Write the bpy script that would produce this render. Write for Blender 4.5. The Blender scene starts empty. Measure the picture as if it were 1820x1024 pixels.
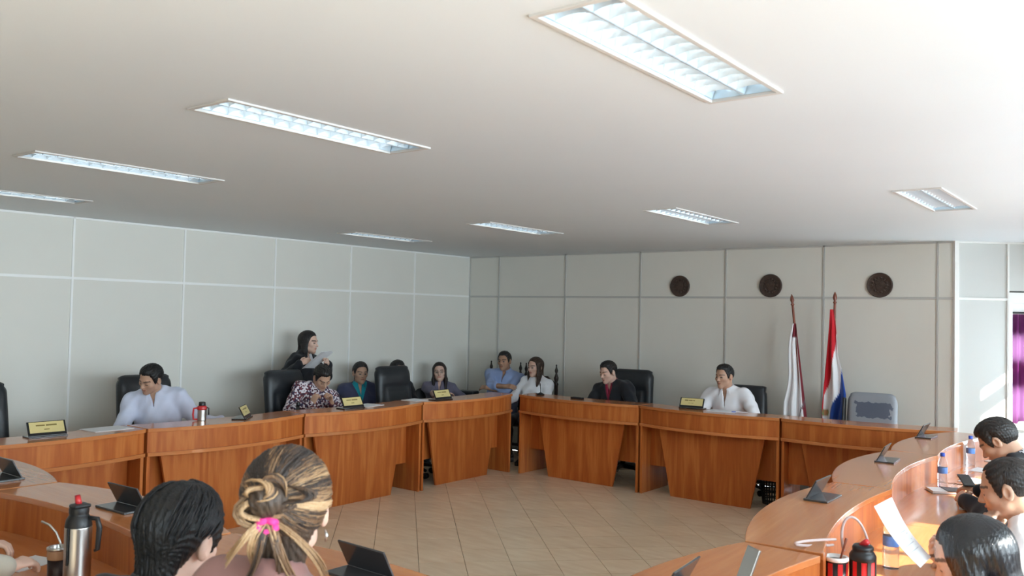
import bpy, bmesh, math, random
import numpy as np
from mathutils import Vector, Matrix
random.seed(7)
RNG = np.random.default_rng(11)
SC = bpy.context.scene
COL = SC.collection
R = math.radians

# ------------------------------------------------------------------ camera
cam_d = bpy.data.cameras.new('camera')
cam = bpy.data.objects.new('camera', cam_d)
COL.objects.link(cam)
cam_d.sensor_width = 36.0
cam_d.lens = 1523.06 / 1820 * 36.0
cam_d.clip_start = 0.05
yaw, pitch, roll = 2.23126, 0.03214, 0.02094
fw = Vector((math.cos(pitch) * math.cos(yaw), math.cos(pitch) * math.sin(yaw), math.sin(pitch)))
rt = Vector((math.sin(yaw), -math.cos(yaw), 0))
up = rt.cross(fw)
r2 = math.cos(roll) * rt + math.sin(roll) * up
u2 = -math.sin(roll) * rt + math.cos(roll) * up
cam.matrix_world = Matrix(((r2.x, u2.x, -fw.x, 7.898), (r2.y, u2.y, -fw.y, -9.178), (r2.z, u2.z, -fw.z, 1.8), (0, 0, 0, 1)))
SC.camera = cam
cam_d.dof.use_dof = True
cam_d.dof.focus_distance = 8.0
cam_d.dof.aperture_fstop = 5.6

# ------------------------------------------------------------------ light
world = bpy.data.worlds.new('sky')
SC.world = world
world.use_nodes = True
bg = world.node_tree.nodes['Background']
bg.inputs['Color'].default_value = (0.76, 0.885, 1.0, 1)
bg.inputs['Strength'].default_value = 8.0
sun_d = bpy.data.lights.new('sun', 'SUN')
sun_d.energy = 11.0
sun_d.angle = R(0.53)
sun_d.color = (1.0, 0.95, 0.88)
sun = bpy.data.objects.new('sun', sun_d)
COL.objects.link(sun)
sun.rotation_euler = Vector((-0.975, -0.159, -0.600)).to_track_quat('-Z', 'Y').to_euler()
SC.view_settings.view_transform = 'Standard'
SC.view_settings.look = 'None'
SC.view_settings.gamma = 1.0
SC.view_settings.use_curve_mapping = False
SC.view_settings.exposure = 1.32
SC.cycles.use_denoising = True
SC.cycles.max_bounces = 10
SC.cycles.diffuse_bounces = 6
SC.cycles.sample_clamp_indirect = 6.0
SC.cycles.caustics_reflective = False
SC.cycles.caustics_refractive = False

# ------------------------------------------------------------------ helpers
class MB:
    """collects shapes, builds one mesh object"""
    def __init__(s): s.v = []; s.f = []
    def add(s, vs, fs):
        o = len(s.v); s.v += [tuple(map(float, v)) for v in vs]; s.f += [tuple(i + o for i in f) for f in fs]; return s
    def box(s, x0, x1, y0, y1, z0, z1):
        return s.add([(x0,y0,z0),(x1,y0,z0),(x1,y1,z0),(x0,y1,z0),(x0,y0,z1),(x1,y0,z1),(x1,y1,z1),(x0,y1,z1)],
                     [(3,2,1,0),(4,5,6,7),(0,1,5,4),(1,2,6,5),(2,3,7,6),(3,0,4,7)])
    def obox(s, c, sx, sy, sz, M):
        """oriented box: M 3x3 with columns = axes"""
        c = Vector(c); vs = []
        for dz in (-1, 1):
            for dx, dy in ((-1,-1),(1,-1),(1,1),(-1,1)):
                vs.append(c + M @ Vector((dx*sx/2, dy*sy/2, dz*sz/2)))
        return s.add(vs, [(3,2,1,0),(4,5,6,7),(0,1,5,4),(1,2,6,5),(2,3,7,6),(3,0,4,7)])
    def prism(s, poly, z0, z1):
        n = len(poly)
        vs = [(x, y, z0) for x, y in poly] + [(x, y, z1) for x, y in poly]
        fs = [tuple(range(n-1, -1, -1)), tuple(range(n, 2*n))] + [(i, (i+1) % n, n+(i+1) % n, n+i) for i in range(n)]
        return s.add(vs, fs)
    def lathe(s, prof, n=24, cx=0, cy=0, z0=0, cap=True):
        vs = []; fs = []
        for r, z in prof:
            for i in range(n):
                a = 2*math.pi*i/n; vs.append((cx + r*math.cos(a), cy + r*math.sin(a), z0 + z))
        m = len(prof)
        for k in range(m-1):
            for i in range(n):
                j = (i+1) % n; fs.append((k*n+i, k*n+j, (k+1)*n+j, (k+1)*n+i))
        if cap:
            fs.append(tuple(range(n-1, -1, -1))); fs.append(tuple(range((m-1)*n, m*n)))
        return s.add(vs, fs)
    def tube(s, pts, r, n=8, cap=True):
        pts = [Vector(p) for p in pts]; m = len(pts)
        rr = r if isinstance(r, (list, tuple)) else [r]*m
        vs = []; fs = []
        d = (pts[1]-pts[0]).normalized()
        ref = Vector((0,0,1)) if abs(d.z) < .9 else Vector((1,0,0))
        u = d.cross(ref).normalized()
        for k in range(m):
            if k == 0: t = pts[1]-pts[0]
            elif k == m-1: t = pts[-1]-pts[-2]
            else: t = pts[k+1]-pts[k-1]
            t.normalize(); u = (u - t*u.dot(t)).normalized(); w = t.cross(u)
            for i in range(n):
                a = 2*math.pi*i/n; vs.append(pts[k] + (u*math.cos(a) + w*math.sin(a))*rr[k])
        for k in range(m-1):
            for i in range(n):
                j = (i+1) % n; fs.append((k*n+i, k*n+j, (k+1)*n+j, (k+1)*n+i))
        if cap:
            fs.append(tuple(range(n-1, -1, -1))); fs.append(tuple(range((m-1)*n, m*n)))
        return s.add(vs, fs)
    def build(s, name, mat, parent=None, bevel=0, smooth=False, seg=2):
        me = bpy.data.meshes.new(name); me.from_pydata(s.v, [], s.f); me.update()
        return link(name, me, mat, parent, bevel, smooth, seg)

def link(name, me, mat, parent=None, bevel=0, smooth=False, seg=2):
    o = bpy.data.objects.new(name, me); COL.objects.link(o)
    if mat is not None and not me.materials: me.materials.append(mat)
    if parent is not None: o.parent = parent
    if smooth:
        me.polygons.foreach_set('use_smooth', [True]*len(me.polygons))
        if smooth == 'auto':
            md = o.modifiers.new('wn', 'WEIGHTED_NORMAL'); me.set_sharp_from_angle(angle=R(35))
    if bevel:
        b = o.modifiers.new('bevel', 'BEVEL'); b.width = bevel; b.segments = seg; b.limit_method = 'ANGLE'; b.angle_limit = R(40)
    return o

def tag(o, label=None, cat=None, group=None, kind=None):
    if label: o['label'] = label
    if cat: o['category'] = cat
    if group: o['group'] = group
    if kind: o['kind'] = kind
    return o

def thing(name, label, cat, loc=(0,0,0), rotz=0.0, group=None):
    o = bpy.data.objects.new(name, None); COL.objects.link(o)
    o.empty_display_size = .1
    o.location = loc; o.rotation_euler = (0, 0, rotz)
    return tag(o, label, cat, group)

def copy_tree(o, parent=None):
    c = o.copy(); COL.objects.link(c)
    c.parent = parent
    for ch in list(o.children): copy_tree(ch, c)
    return c

# ------------------------------------------------------------------ materials
def new_mat(name):
    m = bpy.data.materials.new(name); m.use_nodes = True
    nt = m.node_tree; return m, nt, nt.nodes['Principled BSDF']
def node(nt, t, **kw):
    n = nt.nodes.new(t)
    for k, v in kw.items(): setattr(n, k, v)
    return n
def srgb(r, g, b):
    f = lambda c: (c/255)/12.92 if c/255 <= .04045 else ((c/255+.055)/1.055)**2.4
    return (f(r), f(g), f(b), 1)
def plain(name, col, rough=.5, metal=0, spec=.5, var=0.0, vscale=8, bump=0, bscale=60, coat=0, stretch=None, sheen=0, emit=None, estr=0):
    m, nt, p = new_mat(name)
    p.inputs['Base Color'].default_value = col
    p.inputs['Roughness'].default_value = rough
    p.inputs['Metallic'].default_value = metal
    p.inputs['Specular IOR Level'].default_value = spec
    p.inputs['Coat Weight'].default_value = coat
    p.inputs['Sheen Weight'].default_value = sheen
    if emit: p.inputs['Emission Color'].default_value = emit; p.inputs['Emission Strength'].default_value = estr
    tc = node(nt, 'ShaderNodeTexCoord'); mp = node(nt, 'ShaderNodeMapping')
    nt.links.new(tc.outputs['Object'], mp.inputs['Vector'])
    if stretch: mp.inputs['Scale'].default_value = stretch
    if var:
        n = node(nt, 'ShaderNodeTexNoise'); n.inputs['Scale'].default_value = vscale; n.inputs['Detail'].default_value = 5
        nt.links.new(mp.outputs['Vector'], n.inputs['Vector'])
        mx = node(nt, 'ShaderNodeMix', data_type='RGBA')
        mx.inputs['A'].default_value = tuple(c*(1-var) for c in col[:3]) + (1,)
        mx.inputs['B'].default_value = tuple(min(1, c*(1+var)) for c in col[:3]) + (1,)
        nt.links.new(n.outputs['Fac'], mx.inputs['Factor']); nt.links.new(mx.outputs['Result'], p.inputs['Base Color'])
    if bump:
        n = node(nt, 'ShaderNodeTexNoise'); n.inputs['Scale'].default_value = bscale; n.inputs['Detail'].default_value = 6
        nt.links.new(mp.outputs['Vector'], n.inputs['Vector'])
        b = node(nt, 'ShaderNodeBump'); b.inputs['Strength'].default_value = bump; b.inputs['Distance'].default_value = .01
        nt.links.new(n.outputs['Fac'], b.inputs['Height']); nt.links.new(b.outputs['Normal'], p.inputs['Normal'])
    return m
def wood(name, c0, c1, c2, scale, rough=.22, coat=.35, freq=24, spec=.5):
    """varnished veneer: long flames of grain plus fine pores; every unit gets its own cut and tone"""
    m, nt, p = new_mat(name)
    tc = node(nt, 'ShaderNodeTexCoord'); oi = node(nt, 'ShaderNodeObjectInfo')
    ad = node(nt, 'ShaderNodeVectorMath', operation='ADD'); ml = node(nt, 'ShaderNodeVectorMath', operation='SCALE')
    cb = node(nt, 'ShaderNodeCombineXYZ')
    for k in 'XYZ': nt.links.new(oi.outputs['Random'], cb.inputs[k])
    nt.links.new(cb.outputs[0], ml.inputs[0]); ml.inputs['Scale'].default_value = 37.0
    nt.links.new(tc.outputs['Object'], ad.inputs[0]); nt.links.new(ml.outputs[0], ad.inputs[1])
    mp = node(nt, 'ShaderNodeMapping'); mp.inputs['Scale'].default_value = scale
    nt.links.new(ad.outputs[0], mp.inputs['Vector'])
    n1 = node(nt, 'ShaderNodeTexNoise'); n1.inputs['Scale'].default_value = 1.0; n1.inputs['Detail'].default_value = 4; n1.inputs['Distortion'].default_value = .5
    n2 = node(nt, 'ShaderNodeTexNoise'); n2.inputs['Scale'].default_value = 9.0; n2.inputs['Detail'].default_value = 6
    wv = node(nt, 'ShaderNodeMath', operation='SINE'); mu = node(nt, 'ShaderNodeMath', operation='MULTIPLY'); mu.inputs[1].default_value = freq
    nt.links.new(mp.outputs[0], n1.inputs['Vector']); nt.links.new(mp.outputs[0], n2.inputs['Vector'])
    nt.links.new(n1.outputs['Fac'], mu.inputs[0]); nt.links.new(mu.outputs[0], wv.inputs[0])
    mr = node(nt, 'ShaderNodeMapRange'); mr.inputs['From Min'].default_value = -1; nt.links.new(wv.outputs[0], mr.inputs['Value'])
    a = node(nt, 'ShaderNodeMix', data_type='FLOAT'); a.inputs['Factor'].default_value = .55
    nt.links.new(mr.outputs[0], a.inputs['A']); nt.links.new(n2.outputs['Fac'], a.inputs['B'])
    cr = node(nt, 'ShaderNodeValToRGB')
    cr.color_ramp.elements[0].color = c0; cr.color_ramp.elements[0].position = .18
    cr.color_ramp.elements[1].color = c2; cr.color_ramp.elements[1].position = .82
    e = cr.color_ramp.elements.new(.5); e.color = c1
    nt.links.new(a.outputs['Result'], cr.inputs['Fac'])
    hs = node(nt, 'ShaderNodeHueSaturation'); vr = node(nt, 'ShaderNodeMapRange'); vr.inputs['To Min'].default_value = .88; vr.inputs['To Max'].default_value = 1.12
    nt.links.new(oi.outputs['Random'], vr.inputs['Value']); nt.links.new(vr.outputs[0], hs.inputs['Value']); nt.links.new(cr.outputs['Color'], hs.inputs['Color'])
    nt.links.new(hs.outputs['Color'], p.inputs['Base Color'])
    p.inputs['Roughness'].default_value = rough; p.inputs['Specular IOR Level'].default_value = spec; p.inputs['Coat Weight'].default_value = coat; p.inputs['Coat Roughness'].default_value = .08
    b = node(nt, 'ShaderNodeBump'); b.inputs['Strength'].default_value = .05; b.inputs['Distance'].default_value = .002
    nt.links.new(n2.outputs['Fac'], b.inputs['Height']); nt.links.new(b.outputs['Normal'], p.inputs['Normal'])
    return m
def vcol_mat(name, rough=.5, spec=.4, sss=0, bump=0, bscale=80, stretch=None, sheen=0, coat=0):
    m, nt, p = new_mat(name)
    at = node(nt, 'ShaderNodeAttribute', attribute_name='Col')
    nt.links.new(at.outputs['Color'], p.inputs['Base Color'])
    p.inputs['Roughness'].default_value = rough; p.inputs['Specular IOR Level'].default_value = spec
    p.inputs['Subsurface Weight'].default_value = sss; p.inputs['Subsurface Radius'].default_value = (.012, .005, .003); p.inputs['Subsurface Scale'].default_value = .5
    p.inputs['Sheen Weight'].default_value = sheen; p.inputs['Coat Weight'].default_value = coat
    if bump:
        tc = node(nt, 'ShaderNodeTexCoord'); mp = node(nt, 'ShaderNodeMapping'); nt.links.new(tc.outputs['Object'], mp.inputs['Vector'])
        if stretch: mp.inputs['Scale'].default_value = stretch
        n = node(nt, 'ShaderNodeTexNoise'); n.inputs['Scale'].default_value = bscale; n.inputs['Detail'].default_value = 4
        nt.links.new(mp.outputs[0], n.inputs['Vector'])
        b = node(nt, 'ShaderNodeBump'); b.inputs['Strength'].default_value = bump; b.inputs['Distance'].default_value = .01
        nt.links.new(n.outputs['Fac'], b.inputs['Height']); nt.links.new(b.outputs['Normal'], p.inputs['Normal'])
    return m

M = {}
M['ceiling'] = plain('ceiling_paint', srgb(217, 222, 226), .5, spec=.35, var=.02, vscale=1.5)
M['panel'] = plain('wall_panel', srgb(222, 220, 212), .5, spec=.3, var=.025, vscale=3, bump=.02, bscale=200)
M['panel_lt'] = plain('wall_panel_light', srgb(204, 205, 202), .55, spec=.25, var=.02, vscale=3)
M['alu'] = plain('painted_trim', srgb(240, 240, 238), .35, spec=.5, var=.02)
M['alu_dark'] = plain('anodised_trim', srgb(188, 187, 183), .4, spec=.5, var=.02)
M['white'] = plain('white_paint', srgb(235, 235, 232), .4, var=.02)
M['backing'] = plain('wall_backing', srgb(120, 120, 116), .7, var=.05)
M['plaster'] = plain('plaster', srgb(222, 220, 214), .7, var=.03, vscale=2)
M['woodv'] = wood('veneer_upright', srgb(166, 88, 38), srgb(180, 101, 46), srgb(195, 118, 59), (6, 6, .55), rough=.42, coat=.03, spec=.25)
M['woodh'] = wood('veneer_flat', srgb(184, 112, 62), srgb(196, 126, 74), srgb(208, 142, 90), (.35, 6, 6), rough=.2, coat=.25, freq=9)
M['wood_edge'] = plain('veneer_edge', srgb(196, 128, 84), .3, var=.12, vscale=14, coat=.3)
M['black_leather'] = plain('black_leather', srgb(34, 37, 41), .38, spec=.5, var=.15, bump=.12, bscale=220)
M['black_plastic'] = plain('black_plastic', srgb(24, 24, 26), .42, var=.1)
M['dark_wood'] = plain('dark_carved_wood', srgb(40, 27, 22), .4, var=.3, vscale=20, bump=.2, bscale=40)
M['chrome'] = plain('brushed_metal', srgb(190, 188, 184), .28, metal=1, var=.05, bump=.03, bscale=300)
M['paper'] = plain('paper', srgb(222, 223, 226), .7, var=.01)
M['ink'] = plain('ink', srgb(90, 90, 96), .7, var=.05)
M['gold'] = plain('gold_plate', srgb(214, 198, 138), .4, metal=.1, var=.05)
M['gold_ink'] = plain('engraving', srgb(120, 104, 50), .5, var=.05)
M['plate_black'] = plain('smoked_acrylic', srgb(26, 27, 30), .15, spec=.6, var=.1)
M['plate_grey'] = plain('smoked_acrylic_worn', srgb(58, 58, 60), .2, spec=.6, var=.1)
M['red_plastic'] = plain('red_plastic', srgb(196, 44, 48), .35, var=.05)
M['bronze'] = plain('carved_bronze_wood', srgb(66, 50, 42), .55, var=.5, vscale=40, bump=.6, bscale=45)
M['bluecap'] = plain('blue_cap', srgb(46, 84, 190), .35, var=.04)
M['label_blue'] = plain('bottle_label', srgb(96, 140, 210), .4, var=.45, vscale=30)
M['cable'] = plain('braided_hose', srgb(196, 180, 178), .45, var=.1, vscale=90)
M['gourd'] = plain('dark_leather_cup', srgb(44, 24, 20), .4, var=.3)
M['pole'] = plain('varnished_pole', srgb(126, 66, 46), .3, var=.2, vscale=20)
M['glass'], nt, p = new_mat('window_glass')
gt = node(nt, 'ShaderNodeBsdfTransparent'); gt.inputs['Color'].default_value = (.95, .97, .96, 1); gg = node(nt, 'ShaderNodeBsdfGlossy'); gg.inputs['Roughness'].default_value = .02
gf = node(nt, 'ShaderNodeFresnel'); gf.inputs['IOR'].default_value = 1.35; gm_ = node(nt, 'ShaderNodeMixShader')
nt.links.new(gf.outputs[0], gm_.inputs[0]); nt.links.new(gt.outputs[0], gm_.inputs[1]); nt.links.new(gg.outputs[0], gm_.inputs[2]); nt.links.new(gm_.outputs[0], nt.nodes['Material Output'].inputs['Surface'])
M['pet'], nt, p = new_mat('clear_bottle_plastic')
p.inputs['Transmission Weight'].default_value = .85; p.inputs['Roughness'].default_value = .08; p.inputs['IOR'].default_value = 1.2; p.inputs['Base Color'].default_value = (.93, .96, 1, 1)
M['tube'], nt, p = new_mat('fluorescent_tube')
p.inputs['Base Color'].default_value = (.9, .9, .9, 1); p.inputs['Emission Color'].default_value = (.90, .97, 1, 1); p.inputs['Emission Strength'].default_value = 3.4
M['louvre'] = plain('mirror_aluminium', srgb(222, 232, 240), .2, metal=.5, var=.06, vscale=25, bump=.5, bscale=16)
M['reflector'] = plain('satin_aluminium', srgb(206, 222, 232), .38, metal=.5, var=.06, vscale=25, bump=.4, bscale=18)
M['light_frame'] = plain('fitting_frame', srgb(200, 196, 192), .5, var=.02)
M['curtain'], nt, p = new_mat('purple_curtain')
tr = node(nt, 'ShaderNodeBsdfTranslucent'); tr.inputs['Color'].default_value = srgb(142, 92, 126)
df = node(nt, 'ShaderNodeBsdfDiffuse'); ns = node(nt, 'ShaderNodeTexNoise'); ns.inputs['Scale'].default_value = 30
mr = node(nt, 'ShaderNodeMix', data_type='RGBA'); mr.inputs['A'].default_value = srgb(92, 34, 86); mr.inputs['B'].default_value = srgb(112, 46, 102)
nt.links.new(ns.outputs['Fac'], mr.inputs['Factor']); nt.links.new(mr.outputs['Result'], df.inputs['Color'])
ms = node(nt, 'ShaderNodeMixShader'); ms.inputs[0].default_value = .55
nt.links.new(df.outputs[0], ms.inputs[1]); nt.links.new(tr.outputs[0], ms.inputs[2]); nt.links.new(ms.outputs[0], nt.nodes['Material Output'].inputs['Surface'])
M['skin'] = vcol_mat('skin', .5, .35, sss=.12)
M['hair'] = vcol_mat('hair', .45, .4, bump=.5, bscale=60, stretch=(3, 3, .5))
M['hair_glossy'] = vcol_mat('glossy_hair', .24, .6, bump=.35, bscale=60, stretch=(4, 4, .35))
M['flag'] = vcol_mat('flag_cloth', .75, .2, sheen=.2)

# floor tile
M['tile'], nt, p = new_mat('ceramic_tile')
tc = node(nt, 'ShaderNodeTexCoord'); oi = node(nt, 'ShaderNodeObjectInfo'); ge = node(nt, 'ShaderNodeNewGeometry')
mp = node(nt, 'ShaderNodeMapping'); mp.inputs['Rotation'].default_value = (0, 0, R(45)); mp.inputs['Scale'].default_value = (2.2, 9, 1)
nt.links.new(ge.outputs['Position'], mp.inputs['Vector'])
n1 = node(nt, 'ShaderNodeTexNoise'); n1.inputs['Scale'].default_value = 1.6; n1.inputs['Detail'].default_value = 6; nt.links.new(mp.outputs[0], n1.inputs['Vector'])
cr = node(nt, 'ShaderNodeValToRGB'); cr.color_ramp.elements[0].position = .3; cr.color_ramp.elements[1].position = .7
cr.color_ramp.elements[0].color = srgb(222, 198, 166); cr.color_ramp.elements[1].color = srgb(238, 220, 192)
nt.links.new(n1.outputs['Fac'], cr.inputs['Fac'])
hs = node(nt, 'ShaderNodeHueSaturation'); vr = node(nt, 'ShaderNodeMapRange'); vr.inputs['To Min'].default_value = .96; vr.inputs['To Max'].default_value = 1.04
nt.links.new(oi.outputs['Random'], vr.inputs['Value']); nt.links.new(vr.outputs[0], hs.inputs['Value']); nt.links.new(cr.outputs['Color'], hs.inputs['Color']); nt.links.new(hs.outputs['Color'], p.inputs['Base Color'])
p.inputs['Roughness'].default_value = .28; p.inputs['Specular IOR Level'].default_value = .5
M['grout'] = plain('grout', srgb(160, 138, 112), .8, var=.08, vscale=20)

# ------------------------------------------------------------------ room shell
ZC, ZR = 2.612, 2.056        # ceiling, panel rail
XW, YN = 9.4, -10.9          # right wall, wall behind the camera
Wd = Vector((.77, .64, 0)).normalized(); Nn = Vector((Wd.y, -Wd.x, 0))   # angled wall: along, into the room
P0 = Vector((6.205, 0, 0)); AW = 1.5
PA = P0 + Wd*AW                                      # inner end of the angled wall
tB = (XW - PA.x)/Nn.x; PB = PA + Nn*tB               # return wall meets the right wall
OUT = [(0, 0), (P0.x, P0.y), (PA.x, PA.y), (PB.x, PB.y), (XW, YN), (0, YN)]

floor = MB().prism([(x, y) for x, y in OUT[::-1]], -.12, -.006).build('floor', M['grout'])
tag(floor, 'beige ceramic tile floor laid diagonally', kind='structure')
T = .334; c45 = math.sqrt(.5)
tme = bpy.data.meshes.new('tile')
bm = bmesh.new(); g = T/2 - .0022
MBt = MB().box(-g, g, -g, g, -.008, 0.0); tme.from_pydata(MBt.v, [], MBt.f); tme.materials.append(M['tile'])
def in_poly(x, y):
    c = False; n = len(OUT)
    for i in range(n):
        x1, y1 = OUT[i]; x2, y2 = OUT[(i+1) % n]
        if (y1 > y) != (y2 > y) and x < (x2-x1)*(y-y1)/(y2-y1)+x1: c = not c
    return c
rest = MB(); n_t = 0
for i in range(-40, 40):
    for j in range(-60, 60):
        a = -.42 + T*(i+.5); b = .11 + T*(j+.5)
        x, y = (a + b)*c45, (a - b)*c45
        if not in_poly(x, y): continue
        if 1.55 < x < 6.35 and -6.95 < y < -1.0:
            o = bpy.data.objects.new('tile', tme); COL.objects.link(o); o.parent = floor
            o.location = (x, y, 0); o.rotation_euler = (0, 0, R(45)); n_t += 1
        else:
            q = [(x + (u*g + v*g)*c45, y + (u*g - v*g)*c45) for u, v in ((-1,-1),(-1,1),(1,1),(1,-1))]
            if all(in_poly(*k) for k in q): rest.prism(q, -.008, 0)
tag(rest.build('tile_field', M['tile'], floor), kind='stuff')
bm.free()

# ceiling with cut-outs for the recessed fittings
LX, LW, LL = (1.2, 3.04, 4.88, 6.66), .25, 1.10
LY = ((-6.55, -2.77), (-6.63, -2.87), (-6.71, -2.98), (-6.79, -3.08))
xs = [0] + sorted(sum([[x-LW/2, x+LW/2] for x in LX], [])) + [XW]
cm = MB()
for i in range(len(xs)-1):
    ys = [YN, -1.6]
    if i % 2 == 1: ys = [YN] + sum([[y-LL/2, y+LL/2] for y in LY[i//2]], []) + [-1.6]
    for j in range(0, len(ys)-1, 2): cm.box(xs[i], xs[i+1], ys[j], ys[j+1], ZC, ZC+.03)
cm.prism([(0, -1.6), (XW, -1.6), (XW, PB.y), (PA.x, PA.y), (P0.x, P0.y), (0, 0)], ZC, ZC+.03)
bmx = bmesh.new(); me = bpy.data.meshes.new('ceiling'); me.from_pydata(cm.v, [], cm.f); bmx.from_mesh(me)
bmesh.ops.remove_doubles(bmx, verts=bmx.verts, dist=1e-5); bmx.to_mesh(me); bmx.free()
ceil = link('ceiling', me, M['ceiling']); tag(ceil, 'smooth off-white ceiling with recessed light fittings', kind='structure')
MB().prism([(-.1, .1), (-.1, YN-.1), (XW+.1, YN-.1), (XW+.1, PB.y), (PA.x, PA.y), (P0.x-.1, .1)], ZC+.16, ZC+.2).build('sky_block_slab', M['plaster'], ceil)  # unseen slab added above the ceiling to keep sky light out
MB().lathe([(.004, 0), (.011, .004), (.011, .012), (.004, .014)], 10, 7.72, -6.67, ZC-.012).build('ceiling_hook', M['black_plastic'], ceil)

def panel_wall(name, label, org, along, inn, edges, mat, trims, thick=.10, skip=(), low=0, bigtrim=()):
    """partition wall: backing slab, loose panels above and below the rail, and the trim strips between them"""
    Mx = Matrix((along, -inn, (0, 0, 1))).transposed()
    wall = bpy.data.objects.new(name, None); COL.objects.link(wall); tag(wall, label, kind='structure')
    wall.matrix_world = Matrix.Translation(org) @ Mx.to_4x4()
    def P(nm, a0, a1, d0, d1, z0, z1, mt, bev=0): return MB().box(a0, a1, d0, d1, z0, z1).build(nm, mt, wall, bev)
    for k in range(len(edges)-1):
        a0, a1 = edges[k], edges[k+1]
        if k in skip:
            P('wall_backing', a0, a1, .022, thick, 2.12, ZC+.03, M['backing']); P('wall_panel', a0+.006, a1-.006, 0, .02, 2.14, ZC, mat)
            continue
        P('wall_backing', a0, a1, .022, thick, 0, ZC+.03, M['backing'])
        P('wall_panel', a0+.006, a1-.006, 0, .02, .0, ZR-.008, mat)
        P('wall_panel', a0+.006, a1-.006, 0, .02, ZR+.008, ZC, mat)
    tm = M[trims]
    for k, a in enumerate(edges):
        w = .030 if k in bigtrim else .010
        P('trim_strip', a-w, a+w, -.010, .005, 0, ZC, M['white'] if k in bigtrim else tm, .002)
    P('rail_strip', edges[0], edges[-1], -.009, .005, ZR-.012, ZR+.012, tm, .002)
    P('cornice_strip', edges[0], edges[-1], -.010, .005, ZC-.018, ZC, tm, .002)
    P('skirting_strip', edges[0], edges[-1], -.012, .005, 0, .07, tm, .002)
    return wall
X = Vector
panel_wall('wall_left', 'long pale grey panelled partition wall behind the left row of desks', X((0, 0, 0)), X((0, -1, 0)), X((1, 0, 0)),
           [0.0] + [1.1*k for k in range(1, 10)] + [10.9], M['panel'], 'alu')
panel_wall('wall_back', 'pale grey panelled partition wall with plaques and flags', X((0, 0, 0)), X((1, 0, 0)), X((0, -1, 0)),
           [0.02, .546, 1.646, 2.746, 3.846, 4.946, 6.046, 6.205], M['panel'], 'alu_dark')
wa = panel_wall('wall_angled', 'bright angled partition wall catching a patch of sunlight', P0, Wd, Nn, [0, .515, AW], M['panel_lt'], 'white', skip=(1,))
MB().box(-.022, .022, -.022, .03, 0, ZC).build('corner_post', M['white'], wa, .003)

# window with the purple curtain (in the angled wall)
def frame_obj(name, label, mw):
    o = bpy.data.objects.new(name, None); COL.objects.link(o); o.matrix_world = mw
    return tag(o, label, kind='structure')
Ma = Matrix.Translation(P0) @ Matrix((Wd, -Nn, (0, 0, 1))).transposed().to_4x4()
w1 = frame_obj('window_1', 'white framed window behind the purple curtain', Ma)
MB().box(.535, AW, .0, .10, 0, .80).build('wall_below_sill', M['panel_lt'], w1)
MB().box(.520, AW, -.03, .16, .80, .83).build('window_sill', M['white'], w1, .004)
MB().box(.515, .555, -.012, .16, .83, 2.03).build('window_jamb', M['white'], w1, .003)
MB().box(.515, AW, -.012, .16, 2.02, 2.125).build('window_head', M['white'], w1, .003)
for z0, z1 in ((.83, .90), (1.19, 1.47), (1.70, 2.02)):
    MB().box(.555, AW, .12, .16, z0, z1).build('window_bar', M['white'], w1, .003)
for a in (.555, 1.0, AW-.04):
    MB().box(a, a+.04, .118, .158, .83, 2.02).build('window_mullion', M['white'], w1, .003)
MB().box(.56, AW, .137, .141, .83, 2.02).build('pane', M['glass'], w1)
cur = thing('curtain', 'gathered purple curtain hanging in the window on a rod', 'curtain')
cur.matrix_world = Ma
vs = []; fs = []; nx, nz = 120, 14
for k in range(nz+1):
    z = 1.915 - (1.915-.865)*k/nz
    for i in range(nx+1):
        a = .565 + (AW-.06-.565)*i/nx
        vs.append((a, .065 + .016*math.sin(a*95 + .6*math.sin(z*3)) * (.7+.3*k/nz) + .004*math.sin(a*31), z + (.012*math.sin(a*47) if k == nz else 0)))
for k in range(nz):
    for i in range(nx): fs.append((k*(nx+1)+i, k*(nx+1)+i+1, (k+1)*(nx+1)+i+1, (k+1)*(nx+1)+i))
mb = MB(); mb.add(vs, fs); mb.build('cloth', M['curtain'], cur, smooth=True)
MB().tube([(.556, .065, 1.93), (AW-.02, .065, 1.93)], .010, 10).build('rod', M['black_plastic'], cur, smooth='auto')

# return wall just outside the frame: its window throws the sun patch
Mr = Matrix.Translation(PA) @ Matrix((Nn, Wd, (0, 0, 1))).transposed().to_4x4()
wr = bpy.data.objects.new('wall_return', None); COL.objects.link(wr); wr.matrix_world = Mr; tag(wr, 'short wall with a narrow window beside the curtain', kind='structure')
nA, nB, zh, zs = .06, .79, 2.125, .55
MB().box(0, nA, 0, .1, 0, ZC).build('wall_panel', M['panel_lt'], wr)
MB().box(nB, tB, 0, .1, 0, ZC).build('wall_panel', M['panel_lt'], wr)
MB().box(nA, nB, 0, .1, zh, ZC).build('wall_panel', M['panel_lt'], wr)
MB().box(nA, nB, 0, .1, 0, zs).build('wall_panel', M['panel_lt'], wr)
w2 = frame_obj('window_2', 'narrow window with a transom bar', Mr)
MB().box(nA, nB, .0, .06, 1.845, 1.95).build('window_bar', M['white'], w2, .002)
MB().box(nA, nB, .03, .034, zs, zh).build('pane', M['glass'], w2)

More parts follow.
